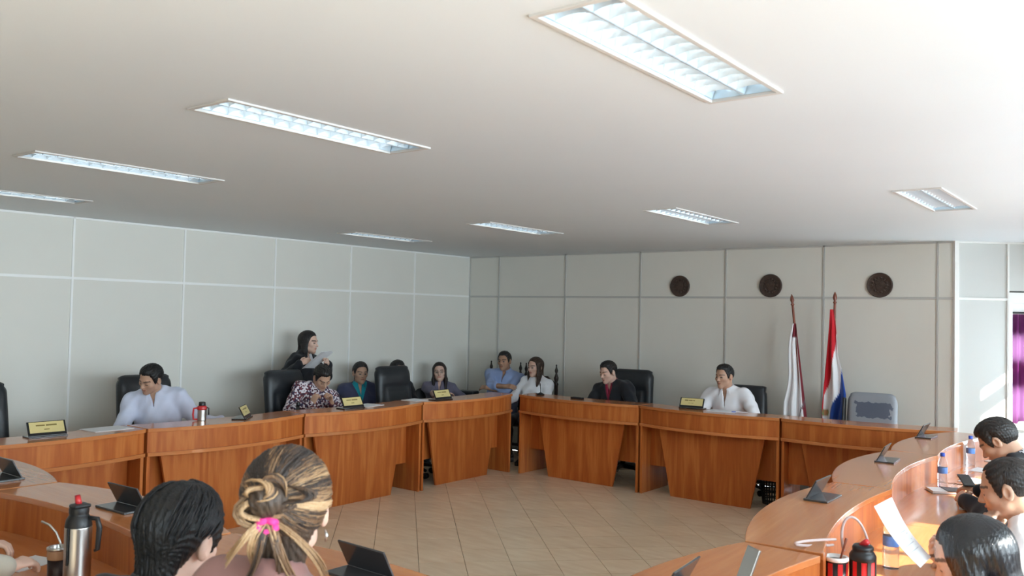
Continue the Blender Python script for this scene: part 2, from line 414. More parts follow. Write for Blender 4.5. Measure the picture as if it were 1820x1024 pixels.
# right wall: row of large windows that light the room
wrt = bpy.data.objects.new('wall_right', None); COL.objects.link(wrt); tag(wrt, 'plain wall with a row of large windows', kind='structure')
y_edges = [PB.y, -1.75, -3.35, -3.6, -5.2, -5.45, -7.05, -7.3, -8.9, -9.15, -10.6, YN]
zs, zh = .95, 2.45
nwin = 3
for k in range(len(y_edges)-1):
    y1, y0 = y_edges[k], y_edges[k+1]
    if k % 2 == 0: MB().box(XW, XW+.15, y0, y1, 0, ZC+.03).build('wall_block', M['plaster'], wrt)
    else:
        MB().box(XW, XW+.15, y0, y1, 0, zs).build('wall_block', M['plaster'], wrt)
        MB().box(XW, XW+.15, y0, y1, zh, ZC+.03).build('wall_block', M['plaster'], wrt)
        w = frame_obj('window_%d' % nwin, 'large white framed window in the right wall', Matrix.Translation((XW, y0, 0))); nwin += 1
        L = y1-y0
        for a0, a1 in ((0, .05), (L/2-.03, L/2+.03), (L-.05, L)): MB().box(.04, .09, a0, a1, zs, zh).build('window_mullion', M['white'], w, .002)
        for z0, z1 in ((zs, zs+.05), (1.95, 2.0), (zh-.05, zh)): MB().box(.038, .092, 0, L, z0, z1).build('window_bar', M['white'], w, .002)
        MB().box(.06, .064, 0, L, zs, zh).build('pane', M['glass'], w)
        pl = bpy.data.lights.new('window_portal', 'AREA'); pl.shape = 'RECTANGLE'; pl.size = zh-zs; pl.size_y = L; pl.cycles.is_portal = True
        po = bpy.data.objects.new('window_portal', pl); COL.objects.link(po); po.location = (XW+.2, (y0+y1)/2, (zs+zh)/2); po.rotation_euler = (0, R(90), 0)
wn = MB().box(-.15, XW+.15, YN-.15, YN, 0, ZC+.03).build('wall_near', M['plaster']); tag(wn, 'plain plastered wall behind the camera', kind='structure')

# ------------------------------------------------------------------ ceiling light fittings
def make_light():
    t = thing('ceiling_light', '', 'ceiling light')
    hw, hl = LW/2, LL/2
    f = MB()
    for x0, x1, y0, y1 in ((-hw-.016, -hw+.003, -hl-.016, hl+.016), (hw-.003, hw+.016, -hl-.016, hl+.016), (-hw, hw, -hl-.016, -hl+.003), (-hw, hw, hl-.003, hl+.016)):
        f.box(x0, x1, y0, y1, -.008, .004)
    f.build('frame', M['light_frame'], t, .002)
    h = MB(); D = .095
    h.box(-hw, -hw+.003, -hl, hl, .004, D); h.box(hw-.003, hw, -hl, hl, .004, D); h.box(-hw, hw, -hl, -hl+.003, .004, D); h.box(-hw, hw, hl-.003, hl, .004, D)
    h.box(-hw, hw, -hl, hl, D, D+.003); h.build('housing', M['reflector'], t)
    for s in (-1, 1):
        cx = s*LW/4                                    # parabolic trough above each tube
        vs = []; fs = []; n = 10
        for i in range(n+1):
            u = -1 + 2*i/n; x = cx + u*(LW/4-.005); z = .006 + .075*(1-abs(u)**2.2)
            vs += [(x, -hl+.006, z), (x, hl-.006, z)]
        for i in range(n): fs.append((2*i, 2*i+1, 2*i+3, 2*i+2))
        m = MB(); m.add(vs, fs); m.build('reflector', M['reflector'], t, smooth=True)
        MB().tube([(cx, -hl+.07, .050), (cx, hl-.07, .050)], .013, 10).build('tube', M['tube'], t, smooth='auto')
    MB().add([(-.003, -hl+.006, .004), (.003, -hl+.006, .004), (.007, -hl+.006, .05), (-.007, -hl+.006, .05), (-.003, hl-.006, .004), (.003, hl-.006, .004), (.007, hl-.006, .05), (-.007, hl-.006, .05)],
             [(0,1,2,3), (4,7,6,5), (0,4,5,1), (1,5,6,2), (3,2,6,7), (0,3,7,4)]).build('spine', M['louvre'], t)
    bl = None
    for s in (-1, 1):
        for k in range(1, 14):
            y = -hl + LL*k/14
            if bl is None:
                m = MB(); n = 6; vs = []; fs = []     # V-section blade, dished along its length
                for i in range(n+1):
                    u = -1 + 2*i/n; x = u*(LW/4-.006); zb = .004 + .010*(1-u*u); zt = .046
                    vs += [(x, 0, zb), (x, -.012, zt), (x, .012, zt)]
                for i in range(n):
                    a = 3*i; fs += [(a, a+3, a+4, a+1), (a, a+2, a+5, a+3), (a+1, a+4, a+5, a+2)]
                m.add(vs, fs); bl = m.build('louvre_blade', M['louvre'], t, smooth=False)
                o = bl
            else:
                o = bl.copy(); COL.objects.link(o)
            o.location = (s*LW/4, y, 0)
    return t
lt = make_light()
lab = {(3,0): 'largest recessed light fitting with mirrored louvre overhead near the camera', (2,0): 'recessed louvred light fitting second from the largest in the near row',
       (1,0): 'recessed louvred light fitting third from the largest in the near row', (0,0): 'recessed light fitting cut off by the edge above the tall wall panels',
       (0,1): 'small far light fitting closest to the panelled long wall', (1,1): 'small far light fitting above the room corner',
       (2,1): 'small far light fitting above the first round plaque', (3,1): 'far light fitting nearest the angled wall, above the last plaque'}
for i in range(4):
    for j in range(2):
        o = lt if (i, j) == (0, 0) else copy_tree(lt)
        o.location = (LX[i], LY[i][j], ZC); o['label'] = lab[(i, j)]; o['group'] = 'recessed ceiling lights'

# ------------------------------------------------------------------ desks
HT, HS = .90, .72            # shelf top, worktop top
def arc(w, sag, y0, n=18):
    """points of an arc from (-w/2,y0) to (w/2,y0) bulging towards +y"""
    r = (w*w/4 + sag*sag)/(2*sag); cy = y0 + sag - r; a0 = math.asin(w/2/r)
    return [(r*math.sin(-a0 + 2*a0*i/n), cy + r*math.cos(-a0 + 2*a0*i/n)) for i in range(n+1)]
def band(p, th, z0, z1):
    """upright curved board: arc p, thickness th towards -y"""
    return MB().prism(p + [(x, y-th) for x, y in p[::-1]], z0, z1)
def desk(w, loc, ang, label, group, sag=.125, dp=.62):
    t = thing('desk', label, 'desk', loc, ang, group)
    h = w/2
    fr = arc(w, sag, 0); bk = arc(w, .08, -.31)
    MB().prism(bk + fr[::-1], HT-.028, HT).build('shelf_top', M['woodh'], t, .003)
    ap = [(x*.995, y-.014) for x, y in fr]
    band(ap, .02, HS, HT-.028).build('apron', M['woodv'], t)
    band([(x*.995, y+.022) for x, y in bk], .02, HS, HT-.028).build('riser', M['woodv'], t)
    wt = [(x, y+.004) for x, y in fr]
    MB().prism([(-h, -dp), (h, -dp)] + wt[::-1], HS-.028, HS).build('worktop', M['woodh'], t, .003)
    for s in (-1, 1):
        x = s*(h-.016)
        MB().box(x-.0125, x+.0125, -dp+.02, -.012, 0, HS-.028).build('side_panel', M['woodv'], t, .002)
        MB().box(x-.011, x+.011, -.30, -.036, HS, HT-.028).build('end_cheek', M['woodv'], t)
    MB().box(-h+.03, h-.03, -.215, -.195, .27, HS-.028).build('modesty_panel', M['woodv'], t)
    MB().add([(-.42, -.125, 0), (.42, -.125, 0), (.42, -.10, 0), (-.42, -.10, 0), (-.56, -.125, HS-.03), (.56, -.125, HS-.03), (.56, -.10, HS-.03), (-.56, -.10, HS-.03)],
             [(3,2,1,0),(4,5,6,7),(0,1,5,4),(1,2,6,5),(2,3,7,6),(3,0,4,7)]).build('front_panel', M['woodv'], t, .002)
    return t
def desk_between(a, b, label, group, gap=.018, dp=.62):
    """front corners a -> b, running left to right as seen from the sitter's side (front = left of a->b ... rotated)"""
    a, b = Vector(a), Vector(b); d = b-a; c = (a+b)/2
    ang = math.atan2(d.y, d.x)
    return desk(d.length-gap, (c.x, c.y, 0), ang, label, group, dp=dp)
# front (+y local) must face the room: run a->b so that +y local is 90 deg left of a->b
G = 'curved front council desks set out in a ring'
LJ = [-1.32, -2.81, -4.31, -5.77, -7.25]
for k, l in enumerate(['desk in front of the empty black chair, next to the corner gap', 'desk with swirling grain front panel before the patterned shirt man',
                       'desk with the red flask on its shelf', 'desk at the frame edge holding the largest gold nameplate']):
    desk_between((1.842, LJ[k]), (1.842, LJ[k+1]), 'orange wood ' + l, G)
RJ = [(1.93, -1.335), (3.505, -1.345), (4.985, -1.335), (6.43, -1.13)]
for k, l in enumerate(['desk in front of the man in the black suit', 'desk in front of the man in the white polo shirt', 'desk in front of the grey worn chair and flags']):
    desk_between(RJ[k+1], RJ[k], 'orange wood ' + l, G)
SJ = [(6.405, -1.15), (6.285, -2.68), (6.36, -4.215), (6.50, -5.80), (6.52, -7.28)]
for k, l in enumerate(['desk farthest along the window side with one water bottle', 'desk where the suited man leans over papers and a notebook',
                       'desk with a nameplate, a bottle and the braided handle flask', 'desk at the bottom edge with two dark objects on its shelf']):
    desk_between(SJ[k+1], SJ[k], 'glossy wood ' + l, G, dp=.74)
NJ = [(1.90, -7.10), (3.37, -7.10), (4.88, -7.10), (6.38, -7.10)]
for k, l in enumerate(['desk at the lower frame edge with half a nameplate', 'desk with the steel flask and mate cup', 'desk in front of the blonde bun woman']):
    desk_between(NJ[k], NJ[k+1], 'glossy wood ' + l, G, dp=.74)

# ------------------------------------------------------------------ name plates
def nameplate(loc, ang, label, rows, face='gold', w=.25):
    t = thing('nameplate', label, 'nameplate', loc, ang, 'folded nameplates on the desk shelves')
    mat = M['plate_black'] if face == 'gold' else M['plate_grey']
    MB().box(-w/2, w/2, -.075, .045, 0.0, .010).build('base', mat, t, .002)
    th = R(28); ax = Matrix(((1, 0, 0), (0, math.cos(th), -math.sin(th)), (0, math.sin(th), math.cos(th))))
    hgt = .105
    c = Vector((0, .030, .012)) + ax @ Vector((0, 0, hgt/2))
    MB().obox(c, w, .007, hgt, ax).build('plate', mat, t, .0015)
    g = MB().obox(c + ax @ Vector((0, .0045, .008)), w*.90, .003, hgt*.74, ax).build('face', M['gold'], t)
    for z, words in rows:
        for x0, x1, hh in words:
            MB().obox(c + ax @ Vector((-(x0+x1)/2*w, .0062, z)), abs(x1-x0)*w, .0006, hh, ax).build('engraved_line', M['gold_ink'], g)
    return t
ROW = [(.022, [(-.28, -.05, .009), (-.02, .26, .011)]), (-.008, [(-.08, .06, .006)])]
ROW2 = [(.022, [(-.30, -.16, .012), (-.14, .02, .009), (.04, .12, .007)]), (-.006, [(-.12, -.09, .006), (-.04, -.01, .006), (.03, .07, .006)])]
E_ = -math.pi/2   # plates facing +x
for x, y, a, l, rw in [
    (1.75, -6.45, E_-.05, 'gold faced nameplate closest to the frame edge, beside the black chair back', ROW),
    (1.77, -4.88, E_+.75, 'small turned gold nameplate between the red flask and the patterned shirt man', ROW),
    (1.80, -3.73, E_, 'gold faced nameplate in front of the woman in teal', ROW),
    (1.80, -2.49, E_, 'gold faced nameplate in front of the woman with long dark hair and glasses', ROW),
    (4.03, -1.20, math.pi+.12, 'gold faced nameplate on the desk of the man in the white polo', ROW2)]:
    nameplate((x, y, HT), a, l, rw)
for x, y, a, l in [
    (6.30, -1.72, math.pi/2, 'dark nameplate seen from behind, farthest on the window side desks'),
    (6.38, -3.20, math.pi/2+.08, 'dark nameplate seen from behind, second along the window side desks'),
    (6.45, -4.71, math.pi/2, 'dark nameplate seen from behind, in front of the braided hose flask'),
    (6.62, -6.60, math.pi/2+.1, 'dark nameplate cut by the bottom edge beside the tile floor'),
    (5.70, -7.14, -.02, 'large black nameplate seen from behind, below the open tile floor'),
    (4.17, -7.17, .05, 'black nameplate seen from behind, beside the dark haired head'),
    (3.07, -7.23, .0, 'black nameplate seen from behind, cut by the frame edge')]:
    nameplate((x, y, HT), a, l, ROW, 'dark', w=.235)
ph = thing('phone', 'silver and black smartphone propped up on the near desk shelf', 'phone', (6.735, -6.40, HT), 2.5)
axp = Matrix.Rotation(R(22), 3, 'X')
MB().obox(axp @ Vector((0, 0, .072)), .074, .009, .142, axp).build('case', M['chrome'], ph, .003)
MB().obox(axp @ Vector((0, -.005, .072)), .066, .002, .132, axp).build('screen', M['plate_black'], ph)
MB().box(-.045, .045, -.055, .035, 0, .008).build('stand', M['black_plastic'], ph, .002)

# ------------------------------------------------------------------ chairs
def cushion(w, h, t, fn=None, nx=22, nz=30, corner=.09, top_taper=0.0):
    """padded slab in the xz plane (front = +y), rounded outline; fn(u,v) adds relief to the front"""
    vs = []; fs = []
    for side in (1, -1):
        for k in range(nz+1):
            v = -1 + 2*k/nz
            for i in range(nx+1):
                u = -1 + 2*i/nx
                e = max(0, 1-abs(u)**6)*max(0, 1-abs(v)**8)
                x = u*w/2*(1 - top_taper*(v+1)/2); z = v*h/2
                # squircle corners
                cu = max(0, abs(x) - (w/2-corner)); cv = max(0, abs(z) - (h/2-corner))
                m = max(cu, cv)
                if cu > 0 and cv > 0:
                    q = m/math.hypot(cu, cv)
                    x = math.copysign(w/2-corner+cu*q, x); z = math.copysign(h/2-corner+cv*q, z)
                y = side*t/2*(.35 + .65*e**.5) + (fn(u, v)*e if (fn and side == 1) else 0)
                vs.append((x, y, z))
    N = (nx+1)*(nz+1)
    for k in range(nz):
        for i in range(nx):
            a = k*(nx+1)+i; b = a+1; c = b+nx+1; d = a+nx+1
            fs.append((a, d, c, b)); fs.append((N+a, N+b, N+c, N+d))
    ring = [i for i in range(nx+1)] + [(k+1)*(nx+1)-1 for k in range(1, nz+1)] + [nz*(nx+1)+i for i in range(nx-1, -1, -1)] + [k*(nx+1) for k in range(nz-1, 0, -1)]
    for j in range(len(ring)):
        a, b = ring[j], ring[(j+1) % len(ring)]; fs.append((a, b, N+b, N+a))
    return vs, fs
def xform(vs, Mx, t): return [tuple(Mx @ Vector(v) + Vector(t)) for v in vs]
def exec_relief(u, v):
    g = 0
    g -= .016*math.exp(-((v-.30)/.05)**2)*(abs(u) < .62)                       # seam under the head cushion
    g -= .014*math.exp(-((abs(u)-.62)/.05)**2)*(v < .34)                        # upright seams
    g += .020*math.exp(-((v+.25)/.30)**2)*(abs(u) < .6) + .012*math.exp(-((v-.68)/.25)**2)
    return g
def make_office_chair(name='office_chair', mat='black_leather', bh=.70, bw=.52, relief=exec_relief, z0=.50, taper=.06):
    t = thing(name, '', 'chair')
    tilt = Matrix.Rotation(R(-9), 3, 'X')
    vs, fs = cushion(bw, bh, .11, relief, top_taper=taper)
    m = MB(); m.add(xform(vs, Matrix.Rotation(R(9), 3, 'X'), (0, -.27, z0+bh/2)), fs); m.build('backrest', M[mat], t, smooth=True)
    vs, fs = cushion(.52, .50, .11, lambda u, v: .012*(1-u*u), corner=.1)
    m = MB(); m.add(xform(vs, Matrix.Rotation(R(90), 3, 'X'), (0, .0, .44)), [f[::-1] for f in fs]); sc = m.build('seat', M[mat], t, smooth=True)
    for s in (-1, 1):
        a = MB().tube([(s*.25, -.22, .42), (s*.30, -.20, .50), (s*.305, -.16, .64), (s*.305, .16, .655), (s*.30, .22, .60), (s*.27, .18, .44)], [.016, .018, .022, .024, .02, .016], 10)
        a.build('armrest', M['black_plastic'], t, smooth='auto')
    MB().lathe([(.03, 0), (.03, .22), (.045, .23), (.045, .30)], 14, 0, 0, .10).build('gas_column', M['black_plastic'], t, smooth='auto')
    for k in range(5):
        a = 2*math.pi*k/5 + .3; c, s_ = math.cos(a), math.sin(a)
        MB().tube([(0, 0, .12), (c*.15, s_*.15, .115), (c*.29, s_*.29, .085)], [.032, .024, .016], 8).build('base_leg', M['black_plastic'], t, smooth='auto')
        q = Matrix.Rotation(a, 3, 'Z')
        MB().tube([q @ Vector((.29, -.022, .031)), q @ Vector((.29, .022, .031))], .031, 12).build('caster', M['black_plastic'], t, smooth='auto')
    return t
oc = make_office_chair(); oc_used = [False]
def office_chair(x, y, ang, label, dz=0):
    o = oc if not oc_used[0] else copy_tree(oc); oc_used[0] = True
    o.location = (x, y, dz); o.rotation_euler = (0, 0, ang); o['label'] = label; o['group'] = 'black leather office chairs'
    return o
E2 = -math.pi/2
office_chair(.90, -6.50, E2, 'black leather office chair cut by the frame edge, empty')
office_chair(.82, -5.08, E2-.05, 'black leather office chair behind the man in the pale blue shirt')
office_chair(.98, -3.63, E2+.08, 'black leather office chair behind the man in the patterned shirt')
office_chair(1.12, -2.27, E2-.06, 'empty black leather office chair between two seated women')
office_chair(2.90, -.62, math.pi+.18, 'black office chair behind the man in the black suit')
office_chair(7.55, -3.50, -E2, 'black office chair of the suited man bent over his phone')
office_chair(7.64, -5.09, -E2, 'black office chair of the man holding a hand to his mouth')
office_chair(7.74, -6.26, -E2, 'black office chair of the woman reading a page')
office_chair(5.74, -8.12, 0, 'black office chair under the man with black hair')
office_chair(6.42, -8.22, 0, 'black office chair under the blonde bun woman')
office_chair(4.12, -8.25, 0, 'black office chair of the person whose hands show at the frame edge')
def round_relief(u, v): return .015*math.exp(-((v+.1)/.4)**2)
rc_ = make_office_chair('office_chair', 'black_leather', .60, .47, round_relief, .50, .22)
rc_.location = (4.24, -.52, 0); rc_.rotation_euler = (0, 0, math.pi+.05); rc_['label'] = 'round topped black office chair behind the man in the white polo'
# grey worn chair
M['worn_grey'], nt, p = new_mat('peeling_grey_leatherette')
tc = node(nt, 'ShaderNodeTexCoord'); sp = node(nt, 'ShaderNodeSeparateXYZ'); nt.links.new(tc.outputs['Object'], sp.inputs[0])
def mth(op, a, b=None):
    n = node(nt, 'ShaderNodeMath', operation=op)
    for i, v in enumerate((a, b)):
        if v is None: continue
        if isinstance(v, (int, float)): n.inputs[i].default_value = v
        else: nt.links.new(v, n.inputs[i])
    return n.outputs[0]
nz_ = node(nt, 'ShaderNodeTexNoise'); nz_.inputs['Scale'].default_value = 26; nz_.inputs['Detail'].default_value = 6; nt.links.new(tc.outputs['Object'], nz_.inputs['Vector'])
ex = mth('MULTIPLY', mth('ABSOLUTE', mth('SUBTRACT', sp.outputs[0], -.02)), 1/.155)
ez = mth('MULTIPLY', mth('ABSOLUTE', mth('SUBTRACT', sp.outputs[2], .955)), 1/.072)
mxx = mth('ADD', mth('MAXIMUM', ex, ez), mth('MULTIPLY', mth('SUBTRACT', nz_.outputs['Fac'], .5), .9))
mk = mth('LESS_THAN', mxx, 1.0)
mm = node(nt, 'ShaderNodeMix', data_type='RGBA'); mm.inputs['A'].default_value = srgb(140, 145, 152); mm.inputs['B'].default_value = srgb(84, 92, 108)
nt.links.new(mk, mm.inputs['Factor']); nt.links.new(mm.outputs['Result'], p.inputs['Base Color']); p.inputs['Roughness'].default_value = .55
gc = make_office_chair('office_chair', 'worn_grey', .66, .47, lambda u, v: .008*math.exp(-((v)/.5)**2), .46, .05)
gc.location = (5.57, -.66, 0); gc.rotation_euler = (0, 0, math.pi+.10); gc['label'] = 'empty grey office chair with a peeling dark patch on its backrest'
MB().obox((-.255*-1, -.245, .80), .028, .075, .52, Matrix.Rotation(R(9), 3, 'X')).build('back_edge', M['black_plastic'], gc, .012)

def carved_chair(x, y, ang, label):
    t = thing('carved_chair', label, 'chair', (x, y, 0), ang, 'dark carved wooden chairs')
    for s in (-1, 1):
        prof = [(.020, 0), (.022, .35), (.026, .45), (.018, .47), (.026, .50), (.022, .60), (.018, .63), (.030, .66), (.018, .69), (.022, .75), (.022, .92), (.030, .94), (.016, .965), (.026, .99), (.030, 1.02), (.020, 1.05), (.012, 1.075), (.019, 1.095), (.022, 1.115), (.013, 1.14), (.008, 1.165), (.011, 1.18), (.003, 1.19)]
        MB().lathe(prof, 14, s*.23, -.22).build('back_post', M['dark_wood'], t, smooth=True)
        MB().lathe([(.018, 0), (.028, .05), (.016, .12), (.026, .2), (.018, .32), (.026, .38), (.026, .44)], 12, s*.23, .22).build('front_leg', M['dark_wood'], t, smooth=True)
    top = [(-.21, .90), (-.20, .97), (-.14, 1.00), (-.10, 1.035), (-.05, 1.03), (0, 1.065), (.05, 1.03), (.10, 1.035), (.14, 1.00), (.20, .97), (.21, .90)]
    m = MB(); n = len(top); m.add([(x_, -.235, z) for x_, z in top] + [(x_, -.205, z) for x_, z in top], [tuple(range(n)), tuple(range(2*n-1, n-1, -1))] + [(i, n+i, n+(i+1) % n, (i+1) % n) for i in range(n)])
    m.build('crest_rail', M['dark_wood'], t, .004)
    MB().box(-.21, .21, -.232, -.208, .60, .66).build('lower_rail', M['dark_wood'], t, .004)
    for x_ in (-.12, .0, .12):
        MB().box(x_-.035, x_+.035, -.228, -.212, .65, .91).build('back_splat', M['dark_wood'], t, .006)
    MB().box(-.25, .25, -.24, .25, .42, .455).build('seat', M['dark_wood'], t, .01)
    for z in (.18,):
        MB().box(-.23, .23, .21, .23, z, z+.035).build('stretcher', M['dark_wood'], t, .004)
    return t
carved_chair(.87, -.42, math.pi+.10, 'dark carved wooden chair under the man in the blue shirt')
carved_chair(1.44, -.42, math.pi+.06, 'dark carved wooden chair under the woman in the white blouse')
def visitor_chair(x, y, ang, label):
    t = thing('visitor_chair', label, 'chair', (x, y, 0), ang, 'plain chairs along the panelled wall')
    vs, fs = cushion(.44, .34, .04, None, 10, 10); m = MB(); m.add(xform(vs, Matrix.Rotation(R(8), 3, 'X'), (0, -.22, .66)), fs); m.build('backrest', M['black_plastic'], t, smooth=True)
    vs, fs = cushion(.44, .42, .05, None, 10, 10); m = MB(); m.add(xform(vs, Matrix.Rotation(R(90), 3, 'X'), (0, 0, .42)), [f[::-1] for f in fs]); m.build('seat', M['black_plastic'], t, smooth=True)
    for s in (-1, 1):
        MB().tube([(s*.2, -.24, .78), (s*.2, -.2, .42), (s*.21, -.22, 0)], .011, 8).build('leg', M['chrome'], t, smooth='auto')
        MB().tube([(s*.2, .19, .42), (s*.21, .22, 0)], .011, 8).build('leg', M['chrome'], t, smooth='auto')
visitor_chair(.34, -2.34, E2-.3, 'plain black chair under the woman in teal')
visitor_chair(.30, -1.70, E2-.2, 'plain black chair hidden behind the empty office chair')
visitor_chair(.36, -1.02, E2-.5, 'plain black chair under the woman with glasses')

# ------------------------------------------------------------------ flags, plaques
def flag(loc, top, label, cloth):
    """pole from the stand at loc to top; cloth = function (a,b)->(point, colour)"""
    t = thing('flag', label, 'flag', loc, 0, 'flags on poles')
    tp = Vector(top) - Vector(loc)
    b0 = Vector((0, 0, .03))
    MB().lathe([(.15, 0), (.15, .02), (.10, .035), (.03, .05), (.025, .09)], 24).build('stand', M['dark_wood'], t, smooth='auto')
    d = tp - b0
    MB().tube([b0, b0 + d*.5, b0 + d*.945], .0125, 10).build('pole', M['pole'], t, smooth='auto')
    q = (d.normalized()).to_track_quat('Z', 'Y').to_matrix()
    f = MB().lathe([(.010, 0), (.020, .015), (.010, .03), (.022, .06), (.015, .095), (.002, .125)], 12)
    f.v = xform(f.v, q, b0 + d*.945); f.build('finial', M['pole'], t, smooth=True)
    na, nb = 44, 60; vs = []; fs = []; cs = []
    for k in range(nb+1):
        for i in range(na+1):
            pt, c = cloth(i/na, k/nb); vs.append(pt); cs.append(c)
    for k in range(nb):
        for i in range(na): a = k*(na+1)+i; fs.append((a, a+1, a+na+2, a+na+1))
    m = MB(); m.add(vs, fs); o = m.build('cloth', M['flag'], t, smooth=True)
    ca = o.data.color_attributes.new('Col', 'FLOAT_COLOR', 'POINT')
    ca.data.foreach_set('color', np.array(cs, np.float32).ravel())
    sd = o.modifiers.new('solid', 'SOLIDIFY'); sd.thickness = .004
    return t, b0, d
RED, WHT, BLU, MAR = srgb(200, 30, 44), srgb(236, 236, 238), srgb(44, 78, 160), srgb(120, 40, 50)
def para(a, b):
    zt, zb = 1.93, .62
    z = zt + (zb-zt)*b
    wl = -.012 - .075*min(1, b/.75); wr = .006 + .016*min(1, b/.12) + .055*min(1, b/.45) + .075*max(0, min(1, (b-.35)/.3)) - .05*max(0, (b-.72)/.28)
    x = wl + (wr-wl)*a
    y = -.03 - .035*math.sin(a*13+b*2.5)*min(1, .25+b) - .02*math.sin(a*5.0-b*3)
    # stripes hang diagonally from the hoist
    rl = np.interp(b, [0, .18, .25, .42, .55, .66, 1], [1.02, 1.02, .80, .50, .22, .04, 0])
    bl = np.interp(b, [0, .45, .50, .62, .72, .9, 1], [1.05, 1.02, .93, .72, .45, .25, .2])
    c = RED if a < rl else (BLU if a > bl else WHT)
    if (a-.10)**2/.012 + (b-.80)**2/.0009 < 1: c = srgb(176, 132, 90) if (a-.10)**2/.005+(b-.80)**2/.0004 < 1 else srgb(120, 140, 90)
    return (x, y, z), c
flag((5.135, -.30, 0), (5.154, -.30, 2.10), 'red, white and blue striped national flag hanging on a pole', para)
def whitef(a, b):
    z = 1.78 - 1.16*b
    px = -.075 + .148*b - .165                          # pole line, lower = further right
    pole_x = np.interp(z, [.03, 2.09], [0, -.215])
    wl = -.004 - .165*min(1, b/.7) - .02*math.sin(b*9); wr = .026 + .012*b
    x = pole_x + wl + (wr-wl)*a
    y = -.025 - .03*math.sin(a*15+b*2)*min(1, .2+b) - .015*math.sin(a*6)
    c = MAR if (a > .90 - .25*max(0, .12-b)*5) else WHT
    if b < .12 and a > .3: c = MAR
    if abs((a - (1.15 - (b-.62)*2.2))) < .035 and b > .66: c = srgb(110, 90, 96)
    return (x, y, z), c
flag((4.925, -.30, 0), (4.710, -.30, 2.075), 'white flag with a maroon edge draped on a leaning pole', whitef)
for x, r_, l in [(3.276, .125, 'dark carved round plaque on the wall, leftmost of three'), (4.37, .128, 'dark carved round plaque above the white flag'), (5.509, .127, 'dark carved round plaque above the grey chair')]:
    t = thing('wall_plaque', l, 'plaque', (x, -.001, 2.187), 0, 'round carved wall plaques')
    def disc(prof, nm, mt):
        m = MB().lathe(prof, 40); m.v = [(a, -c, b) for a, b, c in m.v]; m.f = [f[::-1] for f in m.f]; m.build(nm, mt, t, smooth='auto')
    disc([(r_*.99, 0), (r_, .012), (r_*.97, .022), (r_*.90, .022), (r_*.86, .014), (.001, .014)], 'disc', M['bronze'])
    m = MB()
    for k in range(14):
        a = 2*math.pi*k/14; m_ = MB().lathe([(.012, 0), (.010, .008), (.001, .011)], 8, .072*math.cos(a), .072*math.sin(a))
        m_.v = [(p_[0], -p_[2]-.013, p_[1]) for p_ in m_.v]; m_.f = [f[::-1] for f in m_.f]; m.add(m_.v, m_.f)
    tag(m.build('relief_border', M['bronze'], t, smooth=True), kind='stuff')
    m = MB(); pts = []
    for k in range(24):
        a = 2*math.pi*k/24; q = .046*(1 + .22*math.cos(3*a+x) + .10*math.cos(7*a)); pts.append((q*math.cos(a), q*math.sin(a)))
    m.prism(pts, 0, .010); m.v = [(p_[0], -p_[2]-.013, p_[1]) for p_ in m.v]; m.f = [f[::-1] for f in m.f]; m.build('relief', M['bronze'], t, .004)

# ------------------------------------------------------------------ things on the desks
def water_bottle(x, y, z, label, h=.225):
    t = thing('water_bottle', label, 'bottle', (x, y, z), random.random()*6, 'water bottles with blue caps'); s = h/.225
    pr = [(.026, 0), (.031, .004), (.0315, .03), (.030, .036), (.0315, .042), (.0315, .085), (.030, .088), (.030, .135), (.0315, .139), (.031, .155), (.024, .180), (.014, .197), (.0125, .205)]
    MB().lathe([(r*s, zz*s) for r, zz in pr], 24).build('body', M['pet'], t, smooth='auto')
    MB().lathe([(.0306*s, .092*s), (.0309*s, .093*s), (.0309*s, .131*s), (.0306*s, .132*s)], 24, cap=False).build('label_band', M['label_blue'], t, smooth=True)
    MB().lathe([(.0145*s, .203*s), (.0155*s, .205*s), (.0155*s, .222*s), (.013*s, .226*s)], 18).build('cap', M['bluecap'], t, smooth='auto')
    return t
water_bottle(6.635, -1.74, HS, 'water bottle with blue cap farthest along the window side desks')
water_bottle(6.66, -2.87, HS, 'water bottle with blue cap standing beside the notebook')
water_bottle(6.895, -5.12, HS, 'water bottle with blue cap behind the page held by the woman', .245)
def sheet(x, y, z, ang, label, w=.21, h=.297, n=3, lines=True, group='loose paper sheets on the desks'):
    t = thing('paper_sheet', label, 'paper', (x, y, z), ang, group)
    MB().box(-w/2, w/2, -h/2, h/2, .0005, .0005+.0012*n).build('page', M['paper'], t)
    if lines:
        m = MB()
        for k in range(10):
            yy = h*.36 - k*h*.075; m.box(-w*.36, w*(.36 if k % 4 else .1), yy-.0016, yy+.0016, .0006+.0012*n, .0009+.0012*n)
        tag(m.build('printed_lines', M['ink'], t), kind='stuff')
    return t
sheet(6.83, -1.95, HS, 1.45, 'white sheet on the farthest window side desk', lines=False)
sheet(6.86, -2.50, HS, 1.35, 'white sheet lying beyond the notebook', lines=False)
sheet(6.98, -3.47, HS, 1.75, 'white sheet under the suited man\'s forearm', .16, .22)
sheet(6.80, -1.40, HS, 1.2, 'crumpled white sheet at the far end of the window side desks', .16, .2, lines=False)
sheet(1.70, -3.44, HT, .2, 'white sheet on the shelf in front of the woman in teal', .2, .27, lines=False)
sheet(1.64, -2.72, HT, .1, 'white sheet on the shelf beside the desk joint', .2, .22, lines=False)
sheet(1.66, -5.98, HT, .05, 'white sheet on the shelf near the frame edge nameplate', .22, .30, lines=False)
sheet(4.10, -7.55, HS, .25, 'white page on the worktop beside the mate cup', .15, .19, lines=False)
sheet(4.36, -1.20, HT, .15, 'white sheet on the shelf in front of the white polo', .28, .2, lines=False)
nb = thing('notebook', 'dark closed notebook with papers on the window side worktop', 'notebook', (6.715, -3.05, HS), .5)
MB().box(-.10, .10, -.07, .07, .0, .016).build('pages', M['paper'], nb)
MB().box(-.01, .105, -.073, .073, .016, .020).build('cover', M['black_leather'], nb, .001)
